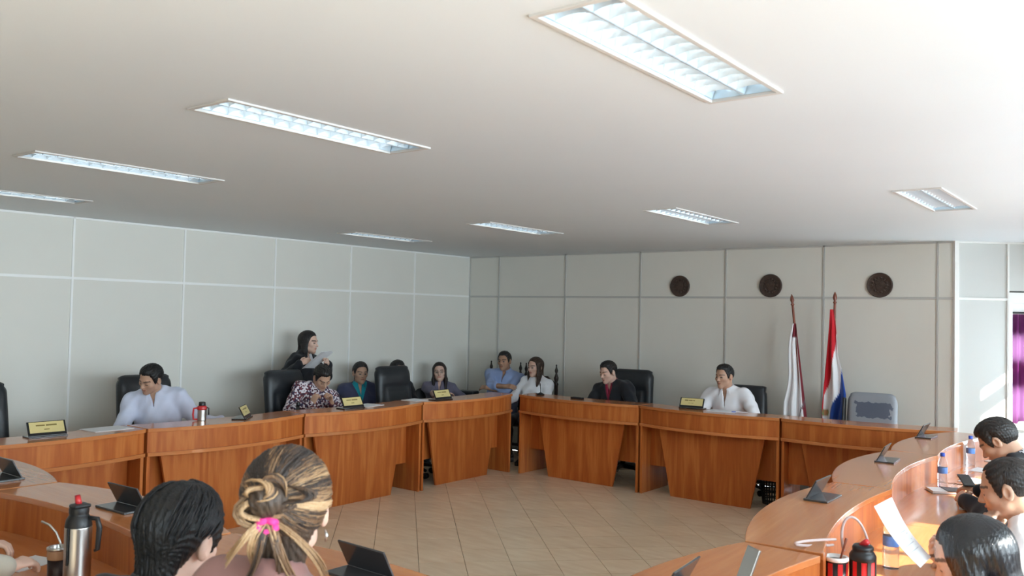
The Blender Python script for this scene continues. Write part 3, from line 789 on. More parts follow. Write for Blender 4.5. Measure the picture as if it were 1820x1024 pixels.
MB().box(-.11, .105, -.073, .073, -.0, .002).build('back_cover', M['black_leather'], nb)
pk = thing('pen', 'blue capped pen lying on the shelf in front of the white polo', 'pen', (4.545, -1.19, HT+.006), .3)
MB().tube([(-.06, 0, 0), (.05, 0, 0), (.065, 0, 0)], [.005, .005, .003], 8).build('barrel', M['paper'], pk, smooth='auto'); MB().tube([(-.09, 0, 0), (-.05, 0, 0)], .0058, 8).build('cap', M['bluecap'], pk, smooth='auto')
rk = thing('remote_control', 'small black device lying on the corner desk shelf', 'device', (2.70, -1.28, HT), .1)
MB().box(-.075, .075, -.022, .022, 0, .022).build('case', M['black_plastic'], rk, .006); MB().box(-.05, .03, -.012, .012, .022, .024).build('keypad', M['plate_grey'], rk)
gm = thing('microphone', 'thin gooseneck microphone on the corner desk', 'microphone', (2.145, -1.20, HT), 0)
MB().lathe([(.045, 0), (.045, .012), (.02, .022), (.008, .03)], 18).build('base', M['black_plastic'], gm, smooth='auto'); MB().tube([(0, 0, .02), (0, .0, .07), (.004, -.015, .11)], .004, 8).build('gooseneck', M['black_plastic'], gm, smooth='auto'); MB().tube([(.004, -.015, .108), (.006, -.022, .135)], [.007, .006], 10).build('capsule', M['black_plastic'], gm, smooth='auto')

# red and steel flask on the long desk row
t = thing('thermos_jug', 'small steel flask with red collar, handle and black lid', 'flask', (1.67, -5.21, HT), .6); t.scale = (.86, .86, .88)
MB().lathe([(.036, 0), (.040, .004), (.040, .10), (.036, .112)], 24).build('body', M['chrome'], t, smooth='auto')
MB().lathe([(.041, .098), (.043, .105), (.042, .128), (.032, .138)], 24).build('collar', M['red_plastic'], t, smooth='auto')
MB().lathe([(.030, .136), (.032, .140), (.030, .168), (.022, .172)], 20).build('lid', M['black_plastic'], t, smooth='auto')
MB().tube([(-.03, -.025, .118), (-.062, -.04, .112), (-.066, -.043, .06), (-.062, -.04, .015), (-.034, -.022, .012)], .0085, 8).build('handle', M['red_plastic'], t, smooth='auto')
MB().tube([(.035, .02, .12), (.052, .03, .11), (.052, .03, .05)], .007, 8).build('strap', M['plate_grey'], t, smooth='auto')

# dark bottle next to the patterned shirt man
t = thing('dark_bottle', 'small dark bottle standing before the patterned shirt man', 'bottle', (1.38, -4.02, HS), 0)
MB().lathe([(.03, 0), (.034, .006), (.034, .13), (.026, .155), (.015, .17), (.015, .20)], 20).build('body', M['plate_black'], t, smooth='auto'); MB().lathe([(.017, .198), (.018, .2), (.018, .222), (.014, .226)], 16).build('cap', M['black_plastic'], t, smooth='auto')

# steel thermos on the near desk
t = thing('steel_thermos', 'tall steel thermos with black lid and red spout', 'flask', (4.53, -7.55, HS), 0)
MB().lathe([(.046, 0), (.049, .006), (.049, .225), (.046, .236)], 32).build('body', M['chrome'], t, smooth='auto')
MB().lathe([(.047, .225), (.049, .232), (.045, .256), (.036, .272), (.034, .276), (.036, .282), (.036, .300), (.033, .305)], 28).build('shoulder', M['black_plastic'], t, smooth='auto')
l_ = MB().box(-.02, .034, -.032, .032, .302, .316).build('lid', M['black_plastic'], t, .006)
MB().tube([(.0, 0, .305), (-.012, 0, .33), (-.018, 0, .345)], [.012, .011, .010], 12).build('spout', M['red_plastic'], t, smooth='auto')
MB().tube([(.030, .024, .262), (.055, .045, .258), (.062, .051, .225), (.058, .048, .14), (.050, .040, .135)], [.008, .010, .011, .009, .006], 10).build('handle', M['black_plastic'], t, smooth='auto')
MB().box(.014, .024, -.052, -.047, .09, .23).build('gauge_strip', M['black_plastic'], t, .002)
# mate cup with straw
t = thing('mate_cup', 'dark leather mate cup with pale rim and curved metal straw', 'cup', (4.36, -7.545, HS), 0)
MB().lathe([(.034, 0), (.037, .005), (.038, .075)], 24).build('cup_body', M['gourd'], t, smooth='auto')
MB().lathe([(.0385, .072), (.040, .076), (.040, .104), (.039, .108)], 24, cap=False).build('horn_band', plain('horn', srgb(176, 136, 104), .4, var=.2), t, smooth='auto')
MB().lathe([(.0385, .106), (.042, .110), (.042, .118), (.036, .120), (.030, .117), (.028, .08), (.001, .078)], 24, cap=False).build('rim', M['chrome'], t, smooth='auto')
MB().lathe([(.030, .095), (.012, .102), (.001, .103)], 16, cap=False).build('herb', plain('yerba', srgb(90, 92, 50), .9, var=.4, vscale=200, bump=.5), t)
MB().tube([(.012, .01, .09), (.006, .004, .135), (-.006, -.008, .175), (-.028, -.026, .205), (-.052, -.046, .218)], .0045, 10).build('straw', M['chrome'], t, smooth='auto')

# terere flask set: black flask in red and black case with a braided hose handle, white rimmed cup
t = thing('terere_flask', 'black and red flask in a case with a looping braided handle', 'flask', (6.865, -5.44, HS), .0)
MB().lathe([(.048, 0), (.050, .006), (.050, .10), (.049, .102)], 28).build('case', M['red_plastic'], t, smooth='auto')
m = MB()
for k in range(8):
    a = 2*math.pi*k/8; q = Matrix.Rotation(a, 3, 'Z'); m.obox(q @ Vector((.0505, 0, .05)), .004, .017, .10, q)
m.build('case_ribs', M['black_plastic'], t)
MB().lathe([(.051, .098), (.053, .102), (.053, .118), (.045, .132), (.040, .136), (.042, .142), (.042, .152), (.036, .160)], 28).build('lid', M['black_plastic'], t, smooth='auto')
MB().tube([(-.01, 0, .155), (.012, .004, .172), (.022, .006, .178)], [.010, .013, .010], 12).build('spout', M['red_plastic'], t, smooth='auto')
def loop(c, ax, ay, w, h, r, n=26, a0=-.3, a1=math.pi+.3):
    pts = [Vector(c) + Vector(ax)*(w*math.cos(a0+(a1-a0)*i/n)) + Vector(ay)*(h*math.sin(a0+(a1-a0)*i/n)) for i in range(n+1)]
    return MB().tube(pts, r, 8)
loop((-.028, -.005, .155), (.045, .030, -.008), (-.012, -.01, .115), 1.0, 1.0, .0055).build('braided_handle', M['cable'], t, smooth='auto')
c = thing('terere_cup', 'white rimmed cup with a straw and braided loop handle beside the red flask', 'cup', (6.775, -5.50, HS), 0)
MB().lathe([(.040, 0), (.043, .006), (.046, .095)], 24).build('case', M['black_plastic'], c, smooth='auto')
m = MB()
for k in range(7):
    a = 2*math.pi*k/7; q = Matrix.Rotation(a, 3, 'Z'); m.obox(q @ Vector((.0450, 0, .045)), .003, .020, .085, q)
m.build('case_panels', M['red_plastic'], c)
MB().lathe([(.046, .093), (.050, .096), (.050, .108), (.042, .110), (.038, .106), (.034, .07), (.001, .07)], 24, cap=False).build('rim', M['white'], c, smooth='auto')
MB().tube([(.010, .006, .08), (.028, .014, .15), (.036, .018, .185)], [.004, .0045, .006], 8).build('straw', M['pole'], c, smooth='auto')
loop((-.020, -.07, .175), (.014, -.030, .020), (-.035, -.26, .040), 1.0, 1.0, .0055).build('braided_handle', M['cable'], c, smooth='auto')

# waste basket under the polo man's desk
t = thing('waste_basket', 'black perforated plastic waste basket under the desk', 'basket', (4.735, -.86, 0), .1)
def basket_ring(z): return .085 + .03*z/.27
m = MB()
for z in [.0, .035, .085, .135, .185, .235, .262]:
    r_ = basket_ring(z); m.lathe([(r_-.004, z), (r_+.001, z), (r_+.002, z+.012), (r_-.003, z+.012)], 28, cap=False)
for k in range(24):
    a = 2*math.pi*k/24; c_, s_ = math.cos(a), math.sin(a)
    m.tube([(basket_ring(0)*c_, basket_ring(0)*s_, 0), (basket_ring(.27)*c_, basket_ring(.27)*s_, .27)], .006, 4)
tag(m.build('lattice', M['black_plastic'], t), kind='stuff')
MB().lathe([(.113, .262), (.124, .266), (.126, .278), (.112, .280)], 28, cap=False).build('rim', M['black_plastic'], t, smooth='auto')
MB().lathe([(.084, .0), (.084, .006), (.001, .006)], 24).build('bottom', M['black_plastic'], t)
# black bag in the room corner
t = thing('shoulder_bag', 'black bag resting in the corner beside the man in blue', 'bag', (.455, -.50, .0), math.pi+.1)
vs, fs = cushion(.28, .33, .14, lambda u, v: .01*math.sin(u*6)*math.cos(v*4), 14, 14, .05)
m = MB(); m.add([(x, y, z+.625) for x, y, z in vs], fs); m.build('bag_body', M['black_leather'], t, smooth=True)
MB().box(-.14, .14, -.065, .085, .70, .795).build('flap', M['black_leather'], t, .02)
st = thing('side_stool', 'plain dark stool carrying the black bag', 'stool', (.455, -.50, 0), .1)
MB().box(-.14, .14, -.14, .14, .43, .46).build('seat', M['dark_wood'], st, .005)
for a in (-1, 1):
    for b in (-1, 1): MB().box(a*.115-.018, a*.115+.018, b*.115-.018, b*.115+.018, 0, .43).build('leg', M['dark_wood'], st, .003)

# ------------------------------------------------------------------ people: smooth body surfaces grown from a posed skeleton
F32 = np.float32
def V3(*a): return np.array(a, F32)
def rc(p, a, b, r1, r2):
    ab = b-a; t = np.clip(((p-a) @ ab)/max(1e-9, float(ab @ ab)), 0, 1)
    q = p - a - t[:, None]*ab
    return np.sqrt((q*q).sum(1)) - (r1 + (r2-r1)*t)
def ell(p, c, r):
    q = (p-np.asarray(c, F32))/np.asarray(r, F32); k0 = np.sqrt((q*q).sum(1)); q2 = q/np.asarray(r, F32); k1 = np.sqrt((q2*q2).sum(1))
    return k0*(k0-1)/np.maximum(k1, 1e-6)
def ecap(p, a, b, wa, wb, ta, tb, xd):
    """capsule with an oval section: half width w along xd, half depth t"""
    ab = b-a; L = float(np.sqrt(ab @ ab)); ax = ab/L
    xd = xd - ax*float(xd @ ax); xd = xd/np.sqrt(xd @ xd); yd = np.cross(ax, xd)
    q = p-a; s = q @ ax; t = np.clip(s/L, 0, 1); w = wa+(wb-wa)*t; d = ta+(tb-ta)*t
    u = (q @ xd)/w; v = (q @ yd)/d; e = (s - t*L)/((w+d)/2)
    k = np.sqrt(u*u+v*v+e*e)
    g = np.sqrt((u/w)**2+(v/d)**2+(e/((w+d)/2))**2)
    return k*(k-1)/np.maximum(g, 1e-6)
def sm(a, b, k):
    h = np.clip(.5+.5*(b-a)/k, 0, 1); return b*(1-h)+a*h - k*h*(1-h)
def smsub(a, b, k): return -sm(-a, b, k)
def axis(lo, hi, res, foc):
    out = [lo]; x = lo
    while x < hi:
        st = res
        for a, b, f in foc:
            if a-1e-4 <= x <= b: st = min(st, f)
        x += st; out.append(x)
    while (len(out)-1) % 4: x += res; out.append(x)
    return np.array(out, F32)
def surface(fn, lo, hi, res, foc=()):
    """mesh of fn=0 on a rectilinear grid (finer inside the focus boxes)"""
    ax = [axis(lo[i], hi[i], res, [(c[i]-h[i], c[i]+h[i], f) for c, h, f in foc]) for i in range(3)]
    n = [len(a) for a in ax]; B = 4
    cb = [(a[:-1:B]+a[B::B])/2 for a in ax]; hb = [(a[B::B]-a[:-1:B])/2 for a in ax]
    G = np.stack(np.meshgrid(*cb, indexing='ij'), -1).reshape(-1, 3); Hh = np.stack(np.meshgrid(*hb, indexing='ij'), -1).reshape(-1, 3)
    v = fn(G); act = np.abs(v) < np.sqrt((Hh*Hh).sum(1))*1.7 + .012
    shp = [len(c) for c in cb]
    act = act.reshape(shp); vc = v.reshape(shp)
    up_ = lambda A: np.repeat(np.repeat(np.repeat(A, B, 0), B, 1), B, 2)
    V = np.full(n, 1.0, F32); V[:-1, :-1, :-1] = np.where(up_(vc) < 0, -1, 1)
    mk = np.zeros(n, bool); m0 = up_(act)
    for dx in (0, 1):
        for dy in (0, 1):
            for dz in (0, 1): mk[dx:dx+m0.shape[0], dy:dy+m0.shape[1], dz:dz+m0.shape[2]] |= m0
    ii = np.argwhere(mk)
    P = np.stack([ax[k][ii[:, k]] for k in range(3)], 1)
    vals = np.empty(len(P), F32)
    for s in range(0, len(P), 200000): vals[s:s+200000] = fn(P[s:s+200000])
    V[mk] = vals
    ins = V < 0
    c = [ins[dx:n[0]-1+dx, dy:n[1]-1+dy, dz:n[2]-1+dz] for dx in (0, 1) for dy in (0, 1) for dz in (0, 1)]
    anyi = c[0].copy(); alli = c[0].copy()
    for q in c[1:]: anyi |= q; alli &= q
    mix = anyi & ~alli
    idx = np.argwhere(mix); cid = np.full(mix.shape, -1, np.int64); cid[mix] = np.arange(len(idx))
    acc = np.zeros((len(idx), 3)); cnt = np.zeros(len(idx))
    node_ = lambda o: np.stack([ax[k][idx[:, k]+o[k]] for k in range(3)], 1)
    cor = [(x, y, z) for x in (0, 1) for y in (0, 1) for z in (0, 1)]
    for a in cor:
        for k in range(3):
            if a[k]: continue
            b = list(a); b[k] = 1
            v0 = V[idx[:, 0]+a[0], idx[:, 1]+a[1], idx[:, 2]+a[2]]; v1 = V[idx[:, 0]+b[0], idx[:, 1]+b[1], idx[:, 2]+b[2]]
            cr_ = (v0 < 0) != (v1 < 0); t = np.where(cr_, v0/np.where(cr_, v0-v1, 1), 0)
            p = node_(a)*(1-t)[:, None] + node_(b)*t[:, None]
            acc += p*cr_[:, None]; cnt += cr_
    verts = acc/np.maximum(cnt, 1)[:, None]
    faces = []
    for k in range(3):
        sl0 = [slice(None)]*3; sl1 = [slice(None)]*3; sl0[k] = slice(0, -1); sl1[k] = slice(1, None)
        A = ins[tuple(sl0)]; Bq = ins[tuple(sl1)]
        e = np.argwhere(A != Bq); u, w = (k+1) % 3, (k+2) % 3
        ok = (e[:, u] >= 1) & (e[:, w] >= 1) & (e[:, u] < n[u]-1) & (e[:, w] < n[w]-1); e = e[ok]
        def cc(du, dw):
            q = e.copy(); q[:, u] += du; q[:, w] += dw; return cid[q[:, 0], q[:, 1], q[:, 2]]
        quad = np.stack([cc(-1, -1), cc(0, -1), cc(0, 0), cc(-1, 0)], 1)
        flip = ~A[e[:, 0], e[:, 1], e[:, 2]]; quad[flip] = quad[flip][:, ::-1]
        faces.append(quad[(quad >= 0).all(1)])
    return verts.astype(F32), np.concatenate(faces)
def np_mesh(name, v, f, mat, parent, col=None):
    me = bpy.data.meshes.new(name)
    me.vertices.add(len(v)); me.vertices.foreach_set('co', np.ascontiguousarray(v, F32).ravel())
    me.loops.add(f.size); me.loops.foreach_set('vertex_index', f.astype(np.int32).ravel())
    me.polygons.add(len(f)); me.polygons.foreach_set('loop_start', np.arange(0, f.size, 4, dtype=np.int32)); me.polygons.foreach_set('loop_total', np.full(len(f), 4, np.int32))
    me.polygons.foreach_set('use_smooth', np.ones(len(f), bool))
    me.update(calc_edges=True)
    if col is not None:
        ca = me.color_attributes.new('Col', 'FLOAT_COLOR', 'POINT'); c4 = np.ones((len(v), 4), F32); c4[:, :3] = col; ca.data.foreach_set('color', c4.ravel())
    o = bpy.data.objects.new(name, me); COL.objects.link(o); me.materials.append(mat); o.parent = parent
    return o
def rotm(yw, pt, rl):
    return np.array(Matrix.Rotation(yw, 3, 'Z') @ Matrix.Rotation(pt, 3, 'X') @ Matrix.Rotation(rl, 3, 'Y'), F32)
def unit(v): v = np.asarray(v, F32); return v/np.sqrt((v*v).sum())

def head_sdf(q, fem):
    w = .96 if fem else 1.0
    d = ell(q, (0, -.014, .032), (.076, .098, .086))
    d = sm(d, ell(q, (0, .022, -.028), (.063*w, .070, .084)), .03)
    for s in (-1, 1):
        d = sm(d, rc(q, V3(s*.045*w, .012, -.066), V3(0, .064, -.098), .020, .019), .028)
        d = sm(d, ell(q, (s*.044, .054, -.022), (.022, .024, .020)), .02)
    d = sm(d, rc(q, V3(-.03, .079, .020), V3(.03, .079, .020), .012, .012), .016)
    for s in (-1, 1):
        d = smsub(d, ell(q, (s*.031, .100, -.002), (.019, .017, .012)), .010)
        d = sm(d, ell(q, (s*.031, .0745, -.003), (.0135, .0125, .0105)), .004)
    d = sm(d, rc(q, V3(0, .084, .008), V3(0, .107, -.031), .007, .0115), .012)
    for s in (-1, 1): d = sm(d, rc(q, V3(s*.011, .094, -.035), V3(s*.008, .098, -.035), .0075, .008), .006)
    d = sm(d, rc(q, V3(-.020, .083, -.060), V3(0, .093, -.057), .0045, .006), .007); d = sm(d, rc(q, V3(.020, .083, -.060), V3(0, .093, -.057), .0045, .006), .007)
    d = sm(d, rc(q, V3(-.014, .085, -.068), V3(.014, .085, -.068), .0065, .0065), .007)
    d = smsub(d, rc(q, V3(-.022, .092, -.0628), V3(.022, .092, -.0628), .0022, .0022), .004)
    for s in (-1, 1):
        e = np.sqrt(((q-V3(s*.080, -.010, -.006))**2 * V3(1.0, 1, 1)).sum(1))
        d = sm(d, np.maximum(ell(q, (s*.080, -.012, -.006), (.013, .021, .033)), -ell(q, (s*.092, -.008, -.004), (.009, .012, .021))), .006)
    return d

HAIRLINE_M = ([0, 25, 40, 52, 62, 70, 80, 96, 112, 128, 180], [.076, .079, .072, .048, .012, -.022, -.012, .032, .0, -.045, -.072])
HAIRLINE_F = ([0, 30, 48, 60, 75, 96, 112, 128, 180], [.080, .074, .058, .022, -.01, .026, -.02, -.06, -.085])
HAIRLINE_BALD = ([0, 18, 30, 40, 58, 70, 80, 96, 112, 128, 180], [.083, .086, .090, .070, .030, -.028, -.018, .030, .0, -.045, -.072])

def person(label, loc, face, hc, hip_z=.50, head=(0, 0, 0), arms=None, shirt='white_shirt', jacket=None, trousers='dark_trousers', hair='short', hair_col=(.012, .010, .009),
           skin=(.50, .30, .20), fem=False, sleeve=1.0, vneck=.06, hs=1.0, res=.0046, legs='sit', twist=0.0, bulk=1.0, hairmat='hair', hairline=HAIRLINE_M, hair_t=.013, stubble=.0, hand_res=.0048, lap=.42, collar=True, eyes='open', hair_extra=None, cur_y=0.0, cur_w=0.0, jv=.062):
    """face: world angle the body faces; hc: head centre in world; head = yaw (left +), pitch (up +), roll, degrees relative to the body"""
    rot = face - math.pi/2
    t = thing('person', label, 'person', (loc[0], loc[1], 0), rot)
    Ri = np.array(Matrix.Rotation(-rot, 3, 'Z'), F32)
    L = lambda p: (Ri @ (np.asarray(p, F32) - V3(loc[0], loc[1], 0)))
    Hc = L(hc); Rh = rotm(R(head[0]), R(head[1]), R(head[2]))
    hip = V3(0, 0, hip_z)
    half = rotm(R(head[0])*.35, R(head[1])*.45, R(head[2])*.4)
    nb = Hc + Rh @ V3(0, -.028, -.075)*hs + half @ V3(0, -.022, -.075)
    sp = unit(nb-hip); xr = unit(rotm(twist, 0, 0) @ V3(1, 0, 0)); xr = unit(xr - sp*float(xr @ sp)); fwd = np.cross(sp, xr)
    sw = (.158 if fem else .185)*bulk**.5
    scn = nb - sp*.050
    sh = {1: scn + xr*sw - sp*.012, -1: scn - xr*sw - sp*.012}
    la, lb = (.27, .235) if fem else (.29, .255)
    A = {}
    for s in (1, -1):
        a = (arms or {}).get(s)
        if a is None: a = dict(w=L((0, 0, 0))*0 + hip + V3(s*.16, .30, .10), f=(0, 1, -.1), n=(0, 0, -1))
        w = L(a['w']) if a.get('world') else np.asarray(a['w'], F32)
        fd = unit(Ri @ np.asarray(a['f'], F32)) if a.get('world') else unit(a['f'])
        nd = Ri @ np.asarray(a['n'], F32) if a.get('world') else np.asarray(a['n'], F32)
        nd = unit(nd - fd*float(nd @ fd))
        v = w-sh[s]; D = float(np.sqrt(v @ v)); mxd = la+lb-.01
        if D > mxd: w = sh[s] + v*(mxd/D); v = w-sh[s]; D = mxd
        ca_ = (la*la + D*D - lb*lb)/(2*la*D); ca_ = max(-1, min(1, ca_)); x = la*ca_; h_ = la*math.sqrt(max(0, 1-ca_*ca_))
        pole = np.asarray(a.get('pole', (s*.7, -.35, -.8)), F32); vd = v/D; pole = unit(pole - vd*float(pole @ vd))
        el = sh[s] + vd*x + pole*h_
        A[s] = dict(w=w, e=el, f=fd, n=nd, curl=a.get('curl', .35), thumb=a.get('thumb', .5))
    b_ = bulk
    hx = .085
    if legs == 'sit':
        knee = {s: V3(s*(.11), lap, hip_z+.02) for s in (1, -1)}; ank = {s: V3(s*.11, lap-.02, .09) for s in (1, -1)}
    else:
        knee = {s: V3(s*.085, .03, .49) for s in (1, -1)}; ank = {s: V3(s*.09, -.01, .09) for s in (1, -1)}
    waist = hip + (nb-hip)*.38; chest = hip + (nb-hip)*.70
    def torso(p, o=0.0):
        d = ecap(p, hip, waist, .165*b_+o, .150*b_+o, .115*b_+o, .108*b_+o, xr)
        d = sm(d, ecap(p, waist, chest, .150*b_+o, (.150 if fem else .165)*b_+o, .108*b_+o, .115*b_+o, xr), .05)
        d = sm(d, rc(p, sh[1]-xr*.02, sh[-1]+xr*.02, .058+o, .058+o), .06)
        for s in (1, -1): d = sm(d, rc(p, nb + sp*.015, sh[s], .040+o, .050+o), .05)
        if fem:
            for s in (1, -1): d = sm(d, ell(p, chest + xr*(s*.07) + fwd*.085 - sp*.03, (.062+o, .062+o, .062+o)), .05)
        return d
    def arm(p, s, o=0.0, cut=None):
        a = A[s]; k = .9 if fem else 1.0
        r0, r1, r2, r3 = .052*k*b_**.5, .042*k, .041*k, .027*k
        if cut is None or cut >= 1: end = a['w']; re = r3
        if cut is not None and cut < .5:
            q = cut/.5; return rc(p, sh[s], sh[s]+(a['e']-sh[s])*q, r0+o, r0+(r1-r0)*q+o)
        if cut is not None and cut < 1: q = (cut-.5)/.5; end = a['e']+(a['w']-a['e'])*q; re = r2+(r3-r2)*q
        if cut is not None and cut >= 1: end = a['w'] - unit(a['w']-a['e'])*.012
        return sm(rc(p, sh[s], a['e'], r0+o, r1+o), rc(p, a['e'], end, r2+o, re+o*.8), .03)
    def hand(p, s):
        a = A[s]; f, n_ = a['f'], a['n']; sd = np.cross(f, n_)*s; k = .92 if fem else 1.0
        w = a['w']
        d = ecap(p, w, w+f*.075*k, .024*k, .038*k, .017*k, .013*k, sd)
        d = sm(d, rc(p, w - unit(w-a['e'])*.03, w+f*.01, .026*k, .024*k), .02)
        cu = a['curl']
        for off, ln in ((.028, .074), (.0095, .082), (-.0095, .076), (-.027, .060)):
            r0 = w + f*.078*k + sd*off*k; c1, c2 = cu*.9, cu*2.2
            d1 = f*math.cos(c1)+n_*math.sin(c1) + sd*off*1.2; d2 = f*math.cos(c2)+n_*math.sin(c2); d3 = f*math.cos(c2*1.45)+n_*math.sin(c2*1.45)
            j1 = r0 + unit(d1)*ln*.46*k; j2 = j1 + unit(d2)*ln*.32*k; j3 = j2 + unit(d3)*ln*.24*k
            fg = np.minimum(np.minimum(rc(p, r0, j1, .0098*k, .0088*k), rc(p, j1, j2, .0088*k, .008*k)), rc(p, j2, j3, .008*k, .0068*k))
            d = sm(d, fg, .005)
        tr_ = w + f*.022*k + sd*.022*k; t1 = tr_ + unit(f*.55 + sd*(1.0-a['thumb']*.6) + n_*(.25+a['thumb']*.5))*.042*k; t2 = t1 + unit(f*.9 + sd*(.35-a['thumb']*.5) + n_*(.2+a['thumb']*.4))*.034*k
        d = sm(d, sm(rc(p, tr_, t1, .0135*k, .011*k), rc(p, t1, t2, .0105*k, .0085*k), .004), .010)
        return d
    def legsd(p, o=0.0):
        d = None
        for s in (1, -1):
            h0 = hip + V3(s*hx, 0, 0)
            e = sm(rc(p, h0, knee[s], .085*b_**.5+o, .058+o), rc(p, knee[s], ank[s], .055+o, .040+o), .04)
            d = e if d is None else np.minimum(d, e)
        return sm(d, ecap(p, hip-xr*.06, hip+xr*.06, .11+o, .11+o, .10+o, .10+o, fwd), .06)
    nr = .047 if fem else .056
    def near(p, c, r, fn_, k):
        """detail only close to c"""
        dc = np.sqrt(((p-c)**2).sum(1)); out = dc - r*.5; m = dc < r
        if m.any(): out[m] = fn_(p[m])
        return out
    hsdf = lambda p: head_sdf(((p-Hc) @ Rh)/hs, fem)*hs
    nk0 = Hc + Rh @ V3(0, -.030, -.050)*hs
    def body(p):
        d = near(p, Hc, .26, hsdf, 0)
        d = sm(d, rc(p, nk0, nb, nr, nr+.006), .025)
        d = sm(d, torso(p, -.010), .03)
        for s in (1, -1):
            d = sm(d, arm(p, s), .02)
            d = sm(d, near(p, A[s]['w']+A[s]['f']*.07, .24, lambda q: hand(q, s), 0), .006)
        d = sm(d, legsd(p, -.012), .04)
        return d
    pts = [Hc, hip, knee[1], knee[-1], ank[1], ank[-1]] + [A[s][k] for s in (1, -1) for k in 'we'] + [A[s]['w']+A[s]['f']*.18 for s in (1, -1)]
    lo = np.min(pts, 0) - .16; hi = np.max(pts, 0) + .16; lo[2] = .03
    hp = V3(.12, .135, .145)*hs
    foc = [(Hc, hp, res)] + [(A[s]['w']+A[s]['f']*.075, V3(.10, .10, .10), hand_res) for s in (1, -1) if (arms or {}).get(s, {}).get('show')]
    v, f = surface(body, lo, hi, .014, foc)
    # skin colours: lips, brows, eyes, beard shadow; mouth line and nostrils are painted shade
    q = ((v-Hc) @ Rh)/hs; x, y, z = np.abs(q[:, 0]), q[:, 1], q[:, 2]
    c = np.tile(np.array(skin, F32), (len(v), 1)); hcol = np.array(hair_col, F32)
    def mixc(m, col, k=1.0): c[m] = c[m]*(1-k) + np.array(col, F32)*k
    inh = (np.sqrt((q*q).sum(1)) < .17)
    mixc(inh & (y > .03) & (z < -.035) & (z > -.13), np.array(skin)*np.array((.72, .70, .74)), stubble)
    mixc(inh & (y > .045) & (x < .056) & (x > .010) & (np.abs(z - .019 - .006*np.sin((x-.01)*60)) < .0052), hcol*1.2+.01, .8)
    ey = ((x-.031)/.0155)**2
    if eyes == 'open':
        mixc(inh & (y > .06) & (ey + ((z+.003)/.0078)**2 < 1), (.055, .04, .035), .85)
        mixc(inh & (y > .06) & (ey + ((z+.0038)/.0052)**2 < 1), (.20, .18, .17)); mixc(inh & (y > .06) & (((x-.031)/.0062)**2 + ((z+.003)/.0062)**2 < 1), (.02, .013, .01))
    else: mixc(inh & (y > .06) & (ey + ((z+.008)/.0042)**2 < 1), (.05, .035, .03), .85)
    mixc(inh & (y > .07) & ((x/.024)**2 + ((z+.0628)/.0105)**2 < 1), np.array(skin)*np.array((.86, .55, .55)), .8)
    mixc(inh & (y > .07) & (x < .021) & (np.abs(z+.0628) < .0022), np.array(skin)*.3, .8)  # shade between the lips painted as a dark line
    mixc(inh & (y > .08) & (((x-.008)/.005)**2 + ((z+.041)/.004)**2 < 1), np.array(skin)*.25, .8)  # shade of the nostril hollows put into the colour
    bo = np_mesh('body', v, f, M['skin'], t, c)
    # clothes
    ph = RNG.uniform(0, 6, 6); kk = RNG.normal(0, 1, (6, 3)).astype(F32); kk = kk/np.linalg.norm(kk, axis=1)[:, None]*np.array([28, 35, 44, 55, 66, 80], F32)[:, None]
    wr = lambda p: sum(np.sin(p @ kk[i] + ph[i]) for i in range(6))*.0026
    naxis = unit(nk0-nb)
    def garment(p, o, slv, vd, vw, col, hem):
        d = torso(p, o)
        for s in (1, -1): d = sm(d, arm(p, s, o+.006, slv), .03)
        d = d + wr(p)
        d = np.maximum(d, (hip_z-hem) - p[:, 2])
        u = p-nb; hgt = u @ naxis; rad = u - hgt[:, None]*naxis; rr = np.sqrt((rad*rad).sum(1))
        cut = np.maximum(rr-(nr+.012), -(hgt+.10))                                   # room for the neck
        d = smsub(d, cut, .008)
        if vd > 0:
            fdn = unit(fwd*.75 - sp*1.0)
            a0 = nb + fwd*.05 + sp*.05; a1 = nb + fwd*(.115*b_) - sp*vd
            vv = ecap(p, a0, a1, vw, .004, .09, .06, xr)
            d = smsub(d, vv, .006)
        if col:
            ang = np.abs(np.arctan2(rad @ xr, rad @ fwd))
            gap = .40 if vd > 0 else .12
            h0 = .030 - .028*np.clip(1-ang/1.6, 0, 1)
            cr_ = np.maximum(np.abs(rr - (nr+.016) + (hgt-h0)*.25) - .0045, np.abs(hgt-h0-.004)-.024)
            cr_ = np.maximum(cr_, (gap-ang)*.05)
            d = np.minimum(d, cr_-.002)
            if vd > 0:
                for s in (1, -1):                                                     # turned-down collar points
                    b0 = nb + fwd*.060 + xr*(s*.036) + sp*.012; b1 = nb + fwd*.088 + xr*(s*.058) - sp*.050
                    d = np.minimum(d, ecap(p, b0, b1, .022, .010, .006, .005, unit(xr*s+fwd*.4)))
        return d
    glo = np.min([sh[1], sh[-1], hip] + [A[s][k] for s in (1, -1) for k in 'we'], 0) - .13; ghi = np.max([sh[1], sh[-1], hip, nb] + [A[s][k] for s in (1, -1) for k in 'we'], 0) + .13
    nf = [(nb + sp*.0, V3(.13, .15, .10), .0065)]
    if jacket:
        v, f = surface(lambda p: garment(p, .010, .25, vneck, .030, collar, .02), glo, ghi, .011, nf); np_mesh('shirt', v, f, M[shirt], t)
        v, f = surface(lambda p: garment(p, .020, sleeve, .20, jv, True, .10), glo, ghi, .010, nf); np_mesh('jacket', v, f, M[jacket], t)
    else:
        v, f = surface(lambda p: garment(p, .012, sleeve, vneck, .028, collar, .06), glo, ghi, .009, nf); np_mesh('shirt', v, f, M[shirt], t)
    tl = np.min([hip]+list(knee.values())+list(ank.values()), 0)-.14; th_ = np.max([hip]+list(knee.values())+list(ank.values()), 0)+.14; tl[2] = .06
    v, f = surface(lambda p: np.maximum(np.maximum(legsd(p, .004)+wr(p), p[:, 2]-(hip_z+.10)), .075-p[:, 2]), tl, th_, .018); np_mesh('trousers', v, f, M[trousers], t)
